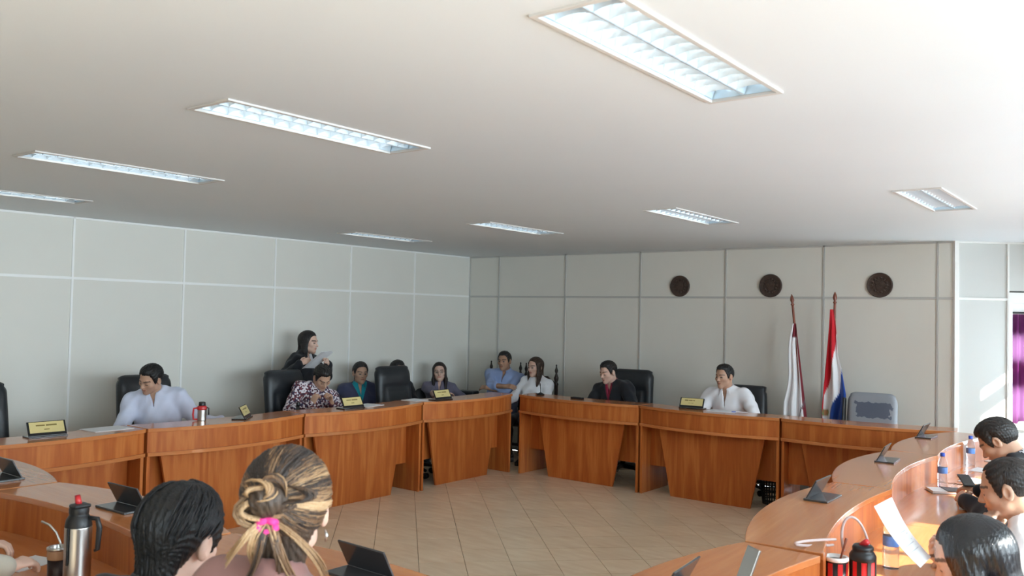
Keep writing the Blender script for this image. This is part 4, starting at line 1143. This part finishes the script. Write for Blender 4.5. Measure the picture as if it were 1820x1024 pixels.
    for s in (1, -1):
        a = ank[s]; m = MB()
        pr = [(-.075, .030), (-.07, .036), (0, .040), (.09, .046), (.16, .040), (.19, .015)]
        vs = []
        for yy, w_ in pr:
            for xx, zz in ((-1, 0), (1, 0), (1, .6), (.5, 1), (-.5, 1), (-1, .6)): vs.append((a[0]+xx*w_, a[1]+yy, zz*(.10 if yy < .03 else .10-.35*(yy-.03))))
        fs = [tuple(range(5, -1, -1)), tuple(range(30, 36))] + [(6*i+j, 6*i+(j+1) % 6, 6*i+6+(j+1) % 6, 6*i+6+j) for i in range(5) for j in range(6)]
        m.add(vs, fs); m.build('shoe', M['black_leather'], t, .008)
    # hair
    def hairf(p):
        q = ((p-Hc) @ Rh)/hs; th = np.degrees(np.abs(np.arctan2(q[:, 0], q[:, 1])))
        zl = np.interp(th, *hairline).astype(F32); tt = hair_t*np.clip(.35+(q[:, 2]-zl)/.06, .3, 1)
        st = .0011*np.sin(np.arctan2(q[:, 0], q[:, 1]+.02)*38) if hair == 'long' else .0016*np.sin(np.arctan2(q[:, 0], q[:, 2]+.02)*34 + 3*np.sin(q[:, 1]*60)) + .0012*np.sin(np.arctan2(q[:, 1], q[:, 0])*46 + 40*q[:, 2])
        d = ell(q, (0, -.014, .032), (.076, .098, .086)); d = sm(d, ell(q, (0, .018, -.02), (.064, .070, .084)), .03) - tt
        if hair in ('short', 'tied'): d = sm(d, ell(q, (0, .010, .090), (.055, .062, .034)) , .03) if hairline is not HAIRLINE_BALD else d
        d = np.maximum(d, (zl-q[:, 2])*.75)
        if hair == 'long':
            for s in (1, -1):
                d = sm(d, ecap(q, V3(s*.074, .005+cur_y, .03), V3(s*.080, .012+cur_y, -.10), .014+cur_w, .017+cur_w, .046, .038, V3(1, 0, 0)), .025)
                d = sm(d, ecap(q, V3(s*.080, .012+cur_y, -.10), V3(s*.074, .035+cur_y, -.235), .024, .014, .042, .026, V3(1, 0, 0)), .02)
            d = sm(d, ecap(q, V3(0, -.075, .03), V3(0, -.085, -.20), .070, .060, .036, .024, V3(1, 0, 0)), .03)
        if hair == 'tied':
            d = sm(d, ecap(q, V3(0, -.10, .02), V3(.0, -.125, -.03), .030, .030, .028, .026, V3(1, 0, 0)), .02)
            d = sm(d, ecap(q, V3(0, -.125, -.03), V3(.035, -.10, -.22), .026, .018, .022, .015, V3(1, 0, 0)), .015)
        if hair_extra: d = hair_extra(q, d)
        return (d + st)*hs
    R_ = .155 if hair == 'short' else .30
    v, f = surface(hairf, Hc-R_*hs, Hc+R_*hs, max(res, .0045) if hair == 'short' else max(res, .005))
    q = ((v-Hc) @ Rh)/hs
    var = 1 + .25*np.sin(np.arctan2(q[:, 0], q[:, 2]+.03)*29 + 25*q[:, 1])
    np_mesh('hair', v, f, M[hairmat], t, hcol[None, :]*var[:, None])
    return t, Hc, Rh, hs

def cloth_mat(name, col, rough=.8, var=.06, bump=.08): M[name] = plain(name, srgb(*col), rough, spec=.25, var=var, vscale=10, bump=bump, bscale=160, sheen=.15)
cloth_mat('pale_blue_shirt', (206, 212, 232)); cloth_mat('white_shirt', (236, 237, 242)); cloth_mat('blue_shirt', (142, 160, 200)); cloth_mat('teal_blouse', (28, 142, 156)); cloth_mat('navy_cardigan', (62, 66, 92))
cloth_mat('grey_mauve', (104, 100, 118)); cloth_mat('black_suit', (32, 33, 38)); cloth_mat('maroon_shirt', (140, 36, 62)); cloth_mat('dark_trousers', (36, 38, 46)); cloth_mat('beige_sleeve', (168, 162, 150)); cloth_mat('black_top', (24, 24, 28)); cloth_mat('pink_top', (150, 110, 104))
M['patterned_shirt'], nt, p = new_mat('patterned_shirt')
tc = node(nt, 'ShaderNodeTexCoord'); vo = node(nt, 'ShaderNodeTexVoronoi'); vo.inputs['Scale'].default_value = 62; nt.links.new(tc.outputs['Object'], vo.inputs['Vector'])
cr = node(nt, 'ShaderNodeValToRGB'); cr.color_ramp.interpolation = 'CONSTANT'
for pos, col in ((0, srgb(70, 34, 50)), (.26, srgb(120, 64, 72)), (.40, srgb(216, 208, 214)), (.78, srgb(60, 50, 78))):
    if pos == 0: cr.color_ramp.elements[0].color = col
    elif pos == .26: cr.color_ramp.elements[1].position = pos; cr.color_ramp.elements[1].color = col
    else: e = cr.color_ramp.elements.new(pos); e.color = col
sx_ = node(nt, 'ShaderNodeSeparateColor'); nt.links.new(vo.outputs['Color'], sx_.inputs[0]); nt.links.new(sx_.outputs[0], cr.inputs['Fac']); nt.links.new(cr.outputs['Color'], p.inputs['Base Color']); p.inputs['Roughness'].default_value = .8

S_LT, S_MD, S_DK = (.64, .42, .33), (.54, .33, .23), (.40, .23, .15)
ang = lambda x, y: math.atan2(y, x)
W_ = lambda w, f, n, **k: dict(w=w, f=f, n=n, world=True, **k)

# long row, from the frame edge to the corner
person('man in a pale blue shirt looking down to one side', (.86, -5.06), ang(.80, -.60), (.98, -5.27, 1.195), head=(-38, -24, -14), hair_col=(.008, .007, .007), skin=S_MD, stubble=.35, bulk=1.12, shirt='pale_blue_shirt', vneck=.05, eyes='down',
       arms={1: W_((1.16, -5.50, .79), (.9, -.1, -.1), (0, 0, -1)), -1: W_((1.06, -4.62, .80), (.6, .6, -.2), (0, 0, -1), pole=(-.45, -.15, -.8))})
person('standing woman in a black blazer holding papers by the wall', (.36, -3.17), ang(.85, .30), (.40, -3.125, 1.462), hip_z=.86, legs='stand', cur_y=-.018, head=(5, -4, 0), fem=True, hair='long', hair_col=(.010, .008, .008), skin=S_LT, shirt='white_shirt', jacket='black_suit', hairline=HAIRLINE_F,
       arms={1: W_((.60, -3.40, 1.245), (.55, .55, .35), (-.5, .6, -.2), show=True, curl=.5), -1: W_((.68, -3.08, 1.235), (.5, -.5, .35), (-.4, -.6, 0), curl=.5)})
person('man in a maroon and white patterned shirt with clasped hands, head bowed', (.98, -3.60), ang(.96, -.12), (1.02, -3.44, 1.128), head=(-6, -38, 4), hair_col=(.012, .010, .009), skin=S_MD, shirt='patterned_shirt', vneck=.05, bulk=1.08, eyes='down',
       arms={1: W_((1.17, -3.68, .885), (.15, .28, .9), (-.2, .8, -.4), show=True, curl=.85, pole=(.8, -.1, -.8)), -1: W_((1.19, -3.46, .885), (.15, -.25, .9), (-.2, -.8, -.4), show=True, curl=.85, pole=(-.8, -.1, -.8))})
person('woman in a teal blouse and navy cardigan seated at the wall', (.38, -2.36), ang(.86, -.45), (.42, -2.38, 1.098), head=(4, -3, 0), fem=True, hair='tied', hair_col=(.012, .010, .010), skin=S_MD, shirt='teal_blouse', jacket='navy_cardigan', jv=.095, hairline=HAIRLINE_F, vneck=.07, bulk=1.12, hip_z=.45,
       arms={1: W_((.86, -2.58, .60), (.8, .3, -.2), (0, 0, -1)), -1: W_((.86, -2.40, .60), (.8, -.3, -.2), (0, 0, -1))})
person('dark haired person mostly hidden behind the empty black chair', (.32, -1.70), ang(1, -.2), (.33, -1.69, 1.095), head=(0, -5, 0), hair_col=(.01, .008, .008), skin=S_MD, shirt='black_top', hip_z=.45)
tp, Hc, Rh, hs_ = person('woman with glasses and long dark hair in a grey top', (.38, -1.00), ang(.62, -.72), (.40, -1.01, 1.056), head=(0, 3, 3), fem=True, hair='long', hair_col=(.018, .010, .008), skin=S_LT, shirt='grey_mauve', sleeve=.32, hairline=HAIRLINE_F, vneck=.08, hip_z=.42,
       arms={1: W_((.80, -1.28, .80), (.3, .8, .1), (0, 0, -1), show=True), -1: W_((.86, -.98, .74), (.2, -.8, .1), (0, 0, -1), show=True)})
m = MB()
for s in (-1, 1):
    m.tube([Vector(Hc) + Matrix(Rh.tolist()) @ Vector((s*.031 + .020*math.cos(a*math.pi/8), .098, -.002 + .016*math.sin(a*math.pi/8))) for a in range(17)], .0014, 6, cap=False)
    m.tube([Vector(Hc) + Matrix(Rh.tolist()) @ Vector(v) for v in ((s*.051, .096, .004), (s*.074, .06, .006), (s*.083, -.005, .006))], .0014, 6)
m.tube([Vector(Hc) + Matrix(Rh.tolist()) @ Vector(v) for v in ((-.011, .099, .002), (0, .104, .005), (.011, .099, .002))], .0014, 6)
m.build('glasses', M['plate_grey'], tp, smooth=True)
# back row
person('man in a blue shirt with folded arms in the room corner', (.90, -.36), ang(.35, -.93), (.985, -.41, 1.208), head=(-8, -2, 0), hair_col=(.010, .008, .008), skin=S_DK, shirt='blue_shirt', bulk=1.25, vneck=.08, sleeve=.66, hair_t=.010,
       arms={1: W_((1.20, -.66, .905), (.85, .1, .05), (.1, .6, -.6), show=True, curl=.3, pole=(.9, .2, -.5)), -1: W_((.92, -.68, .875), (-.85, .05, -.05), (0, .6, -.6), show=True, curl=.3, pole=(-.9, .2, -.5))})
person('young woman with long brown hair in a white blouse', (1.46, -.40), ang(.12, -.99), (1.505, -.44, 1.158), head=(-14, -3, 0), fem=True, hair='long', hair_col=(.040, .022, .014), skin=S_LT, shirt='white_shirt', hairline=HAIRLINE_F, vneck=.0, collar=True, bulk=1.05,
       arms={1: W_((1.30, -.78, .70), (.3, -.8, -.1), (0, 0, -1)), -1: W_((1.68, -.76, .70), (-.3, -.8, -.1), (0, 0, -1))})
person('man in a black suit and maroon shirt looking down', (2.86, -.58), ang(-.06, -1), (2.775, -.77, 1.178), head=(-12, -14, 0), hair_col=(.011, .009, .008), skin=S_LT, shirt='maroon_shirt', jacket='black_suit', vneck=.05, bulk=1.05, stubble=.2, eyes='down',
       arms={1: W_((2.66, -.98, .77), (.3, -.8, 0), (0, 0, -1), pole=(.7, -.2, -.7)), -1: W_((2.96, -.98, .77), (-.3, -.8, 0), (0, 0, -1), pole=(-.7, -.2, -.7))})
person('man in a white polo shirt gazing sideways at his desk', (4.22, -.55), ang(-.02, -1), (4.18, -.77, 1.215), head=(-14, -4, 0), hair_col=(.012, .010, .009), skin=S_MD, shirt='white_shirt', vneck=.10, bulk=1.10, stubble=.25, sleeve=.40, hair_t=.009,
       arms={1: W_((4.10, -1.00, .78), (.3, -.8, 0), (0, 0, -1), pole=(.8, -.1, -.6), show=True), -1: W_((4.40, -1.02, .79), (-.5, -.8, 0), (0, 0, -1), pole=(-.8, -.1, -.6), show=True)})
# window side
person('man in a black suit bent over his phone at the window side', (7.48, -3.50), ang(-1, .08), (7.07, -3.46, 1.125), head=(0, -38, 0), hair_col=(.018, .014, .012), skin=S_MD, shirt='white_shirt', jacket='black_suit', res=.004, stubble=.25, eyes='down', hair_t=.014, hs=1.04,
       arms={1: W_((6.93, -3.24, .79), (-.75, .35, .05), (.1, .2, -1), show=True, curl=.5), -1: W_((6.92, -3.56, .775), (-.55, .75, .15), (.5, .5, -.5), show=True, curl=.55)})
person('balding man in a white shirt with a hand at his mouth', (7.62, -5.10), ang(-1, .06), (7.339, -5.087, 1.125), head=(4, -16, 0), hair_col=(.020, .015, .013), skin=S_MD, shirt='white_shirt', res=.0038, hairline=HAIRLINE_BALD, hair_t=.008, eyes='down', stubble=.2, hs=1.02,
       arms={-1: W_((7.285, -5.165, .925), (-.10, .22, .95), (.55, .75, .1), show=True, curl=.75, thumb=.2, pole=(-.6, .3, -.8)), 1: W_((7.16, -4.92, .755), (-.8, -.2, 0), (0, 0, -1), show=True)})
person('woman with long glossy black hair reading a page', (7.72, -6.25), ang(-1, .04), (7.405, -6.236, 1.085), head=(4, -20, 0), fem=True, hair='long', hair_col=(.006, .006, .008), hairmat='hair_glossy', skin=S_LT, shirt='grey_mauve', hairline=HAIRLINE_F, res=.0036, eyes='down', hip_z=.46, hs=1.06, cur_y=-.002, cur_w=.008,
       arms={1: W_((7.36, -6.13, 1.03), (-.80, -.20, .35), (.1, -.5, .8), show=True, curl=.5, pole=(.6, -.2, -.8)), -1: W_((7.25, -6.42, .78), (-.8, .2, 0), (0, 0, -1))})
# near side, backs to the camera
tm, HcM, RhM, hsM = person('man with black swept hair seen from behind in dark clothes', (5.80, -8.10), ang(.06, 1), (5.835, -7.915, 1.198), head=(26, -14, 5), hair_col=(.008, .008, .009), skin=S_LT, shirt='black_top', vneck=0, res=.0034, hair_t=.018, hs=1.08, bulk=1.1, hair_extra=lambda q, d: sm(d, ecap(q, V3(0, -.072, .0), V3(0, -.062, -.10), .060, .050, .036, .030, V3(1, 0, 0)), .02), hairline=([0, 25, 40, 52, 62, 70, 80, 96, 112, 128, 150, 180], [.076, .079, .072, .048, .012, -.03, -.018, .028, -.012, -.065, -.105, -.118]),
       arms={1: W_((5.98, -7.66, .77), (-.3, .8, 0), (0, 0, -1)), -1: W_((5.62, -7.66, .77), (.3, .8, 0), (0, 0, -1))})
tw, HcW, RhW, hsW = person('woman with streaked blonde hair in a bun and pink tie, seen from behind', (6.26, -8.06), ang(-.15, 1), (6.258, -7.904, 1.340), head=(38, -5, 0), hip_z=.60, fem=True, hair='short', hair_col=(.058, .036, .024), skin=S_LT, shirt='pink_top', vneck=0, collar=False, res=.0034, hairline=([0, 30, 48, 60, 75, 96, 112, 128, 150, 180], [.080, .074, .058, .022, -.01, .026, -.03, -.085, -.115, -.125]), hair_t=.016, hs=1.06, hair_extra=lambda q, d: sm(sm(d, ecap(q, V3(0, -.070, .0), V3(0, -.058, -.095), .060, .050, .036, .030, V3(1, 0, 0)), .02), ell(q, (-.026, -.128, .034), (.040, .026, .036)), .012),
       arms={1: W_((6.44, -7.70, .77), (-.3, .8, 0), (0, 0, -1)), -1: W_((6.12, -7.68, .77), (.3, .8, 0), (0, 0, -1))})
person('person at the frame edge of whom only hands and beige cuffs show', (4.12, -8.20), ang(.0, 1), (4.00, -8.12, 1.20), head=(0, -8, 0), hair_col=(.02, .018, .016), skin=S_LT, shirt='beige_sleeve', sleeve=1.0, hand_res=.0036,
       arms={1: W_((4.40, -7.73, .80), (-.25, .9, .03), (-.2, -.2, -1), show=True, curl=.45), -1: W_((4.12, -7.68, .82), (.60, .75, .03), (.2, 0, -1), show=True, curl=.5)})

# strand work on the two near heads
def strand_mesh(name, strands, parent, Hc, Rh, hs, mat, n=5):
    vs = []; fs = []; cs = []
    for pts, r, col in strands:
        m = MB().tube(pts, r, n, cap=False); o = len(vs); vs += m.v; fs += [[i+o for i in f] for f in m.f]
        cs += [tuple(col)]*len(m.v)
    v = (np.array(vs, F32)*hs) @ Rh.T + Hc
    ob = np_mesh(name, v, np.array(fs), mat, parent, np.array(cs, F32)); return tag(ob, kind='stuff')
def on_skull(d, lift): # direction -> point just above the skull
    d = unit(d); r_ = np.array((.076, .098, .086)); k = 1/math.sqrt(((d/r_)**2).sum()); p = d*k; nrm = unit(p/(r_*r_)); return p + nrm*lift + np.array((0, -.014, .032))
rs = random.Random(5)
st = []
for k in range(420):                                    # man: hair combed back and down
    a = rs.uniform(-2.7, 2.7); e0 = rs.uniform(.1, 1.25); pts = []
    ln = rs.uniform(.35, .6)
    for i in range(7):
        e = e0 + .05 - ln*i/6*1.3
        aa = a + (math.copysign(math.pi, a)-a)*.25*i/6
        if abs(a) < .8: e = e0; aa = a; e = min(1.5, e0+.7*i/6)
        d = (math.sin(aa)*math.cos(e), math.cos(aa)*math.cos(e), math.sin(e))
        pts.append(on_skull(d, .0165 + .004*math.sin(math.pi*i/6) + (.003 if i < 6 else .007)*rs.random()))
    if abs(a) < 1.1 and min(p[2] for p in pts) < .07: continue
    if min(p[2] for p in pts) < .012 and .9 < abs(a) < 1.95: continue
    g = rs.uniform(.6, 1.6); st.append((pts, [.0015, .0026, .003, .003, .0028, .0022, .0008], (.008*g, .008*g, .0095*g)))
strand_mesh('hair_strands', st, tm, HcM, RhM, hsM, M['hair'])
DK, BR, BL, PB_ = (.036, .026, .022), (.17, .092, .048), (.40, .245, .125), (.54, .37, .215)
KN = np.array((-.026, -.116, .034)); st = []
def tone(a, h, k):
    """highlighted hair: dark crown, brown mid, blonde lengths; neighbouring strands share a tone"""
    n = .5 + .22*math.sin(a*7.3+1.0) + .16*math.sin(a*17.1+2.2) + .12*math.sin(a*41.0) + rs.gauss(0, .10) - h
    cols = [DK, DK, BR, BL, PB_]; n = max(0, min(.999, n))*4; i = int(n); q = n-i; g = rs.uniform(.85, 1.15)
    return tuple((cols[i][j]*(1-q) + cols[min(4, i+1)][j]*q)*g for j in range(3))
for k in range(2200):                                   # strands drawn back into the knot
    a = rs.uniform(0, 2*math.pi); y0 = rs.uniform(-.3, .6)
    d0 = np.array((math.sin(a), y0*1.2, math.cos(a)*.95)); d0[2] = max(d0[2], -.80)
    if d0[2] < -.2 and d0[1] > .1: continue
    d1 = unit(KN - np.array((0, -.014, .032))); d0 = unit(d0); pts = []
    wv_, wp_ = rs.uniform(-.05, .05), rs.uniform(1.5, 3.5); side = np.cross(d0, d1)
    lf = rs.uniform(.0, .007)
    for i in range(9):
        q = i/8; d = d0*(1-q)+d1*q*1.02 + side*wv_*math.sin(q*wp_)
        pts.append(on_skull(d, .0165 + lf*math.sin(math.pi*q)))
    st.append((pts, [.0005, .0010, .0014, .0016, .0016, .0015, .0014, .0013, .0012], tone(a, .42*max(0, d0[2])-.10*(d0[0] > .2) + .5*max(0, -.25-d0[2]), k)))
for k in range(420):                                    # untidy folded loops of the bun
    g_ = rs.randrange(9); ga = g_*.7+.3; a = ga*2.1 + rs.gauss(0, .25); rr = .018 + .0044*g_ + rs.gauss(0, .002); ph = 1.6 + .25*(g_ % 4); dep = .006 + .004*((g_*5) % 7) + rs.uniform(0, .006); pts = []
    cx, cz = .024*math.cos(ga*3.1), .020*math.sin(ga*2.3); ex = .7 + .45*((g_*3) % 5)/4
    for i in range(10):
        b = a + ph*(i/9-.5)*1.7
        rad_ = rr*(1+.30*math.sin(i*.6+ga)); pts.append(KN + np.array((cx + ex*rad_*math.cos(b), -dep*math.sin(math.pi*(.12+.76*i/9)) - .003, cz + (1.5-ex)*rad_*math.sin(b))))
    st.append((pts, [.0006, .0012, .0018, .0020, .0020, .0020, .0020, .0018, .0012, .0006], tone(ga*1.7, -.06, k)))
for k in range(110):                                    # loose ends falling to the nape
    g_ = rs.randrange(7); sp_ = -.085 + .034*g_ + rs.gauss(0, .003); x0 = rs.uniform(-.010, .010); pts = []; ln = .08 + .014*((g_*4) % 7) + rs.uniform(0, .03); cv = .02*math.sin(g_*2.4)
    for i in range(8):
        q = i/7; pts.append(np.array((KN[0] + x0*(1-q) + sp_*q**.8 + cv*math.sin(math.pi*q), -.124 - .020*math.sin(math.pi*min(1, q*1.3)) + .045*q*q, KN[2]-.036 - ln*q)))
    st.append((pts, [.0010, .0015, .0018, .0018, .0017, .0015, .0012, .0004], tone(g_*1.3, -.10, k)))
strand_mesh('hair_strands', st, tw, HcW, RhW, hsW, M['hair'])
m = MB(); pts = []
for i in range(25):
    a = 2*math.pi*i/24; pts.append((KN[0] + .018*math.cos(a), KN[1]-.012 + .002*math.sin(a*5), KN[2]-.052 + .012*math.sin(a)))
mb = MB().tube(pts, .0088, 8, cap=False); mb.v = [tuple((np.array(v)*hsW) @ RhW.T + HcW) for v in mb.v]
mb.build('hair_tie', plain('pink_elastic', srgb(235, 60, 140), .7, var=.1, vscale=60, bump=.3), tw, smooth=True)
mb = MB().tube([(.084, -.010, -.045), (.088, -.010, -.058), (.086, -.010, -.070)], [.002, .004, .002], 8); mb.v = [tuple((np.array(v)*hsW) @ RhW.T + HcW) for v in mb.v]
mb.build('earring', M['chrome'], tw, smooth=True)

# things held in hands
t = thing('held_papers', 'stack of printed papers held by the standing woman', 'paper', (.70, -3.24, 1.285), ang(.85, .30)-math.pi/2)
axp = Matrix.Rotation(R(38), 3, 'X')
for k in range(3):
    q = axp @ Matrix.Rotation(R(4*(k-1)), 3, 'Y')
    MB().obox(q @ Vector((.004*k, 0, .004*k)), .22, .29, .0016, q).build('page', M['paper'] if k else plain('printed_page', srgb(232, 236, 240), .7, var=.12, vscale=18), t)
t = thing('held_page', 'white printed page held up by the woman with black hair', 'paper', (0, 0, 0), 0)
TL, TR, BR_, BL_ = Vector((7.164, -6.406, 1.240)), Vector((7.161, -6.190, 1.234)), Vector((7.290, -6.243, 1.076)), Vector((7.305, -6.450, 1.092))
n_ = (TR-TL).cross(BL_-TL).normalized()*.0006
m = MB(); vs = []; fs = []; N1 = 10
for i in range(N1+1):
    q = i/N1; bow = n_.normalized()*(.012*math.sin(math.pi*q))
    a, b = TL.lerp(BL_, q)+bow, TR.lerp(BR_, q)+bow; vs += [a+n_, b+n_, b-n_, a-n_]
for i in range(N1):
    o = 4*i; fs += [(o, o+1, o+5, o+4), (o+1, o+2, o+6, o+5), (o+2, o+3, o+7, o+6), (o+3, o, o+4, o+7)]
fs += [(3, 2, 1, 0), (4*N1, 4*N1+1, 4*N1+2, 4*N1+3)]
m.add(vs, fs); m.build('page', M['paper'], t, smooth='auto')
m = MB()
for i in range(16):
    q = .10 + .78*i/16; bow = n_.normalized()*(.012*math.sin(math.pi*q)); wdt = .82 if i % 5 else .5
    if i == 1: continue
    for sgn in (1, -1):
        a, b = TL.lerp(BL_, q)+bow+n_*1.6*sgn, TR.lerp(BR_, q)+bow+n_*1.6*sgn; dn = (BL_-TL).normalized()*.0016
        p0, p1 = a.lerp(b, .12), a.lerp(b, wdt); m.add([p0, p1, p1+dn, p0+dn], [(0, 1, 2, 3)])
tag(m.build('printed_lines', plain('faint_ink', srgb(150, 152, 166), .7, var=.05), t), kind='stuff')
t = thing('smartphone', 'black smartphone held by the suited man at the window side', 'phone', (6.86, -3.20, .835), .5)
MB().obox((0, 0, 0), .07, .14, .008, Matrix.Rotation(R(20), 3, 'X')).build('case', M['black_plastic'], t, .003); MB().obox(Matrix.Rotation(R(20), 3, 'X') @ Vector((0, 0, .0045)), .064, .13, .001, Matrix.Rotation(R(20), 3, 'X')).build('screen', M['plate_black'], t)
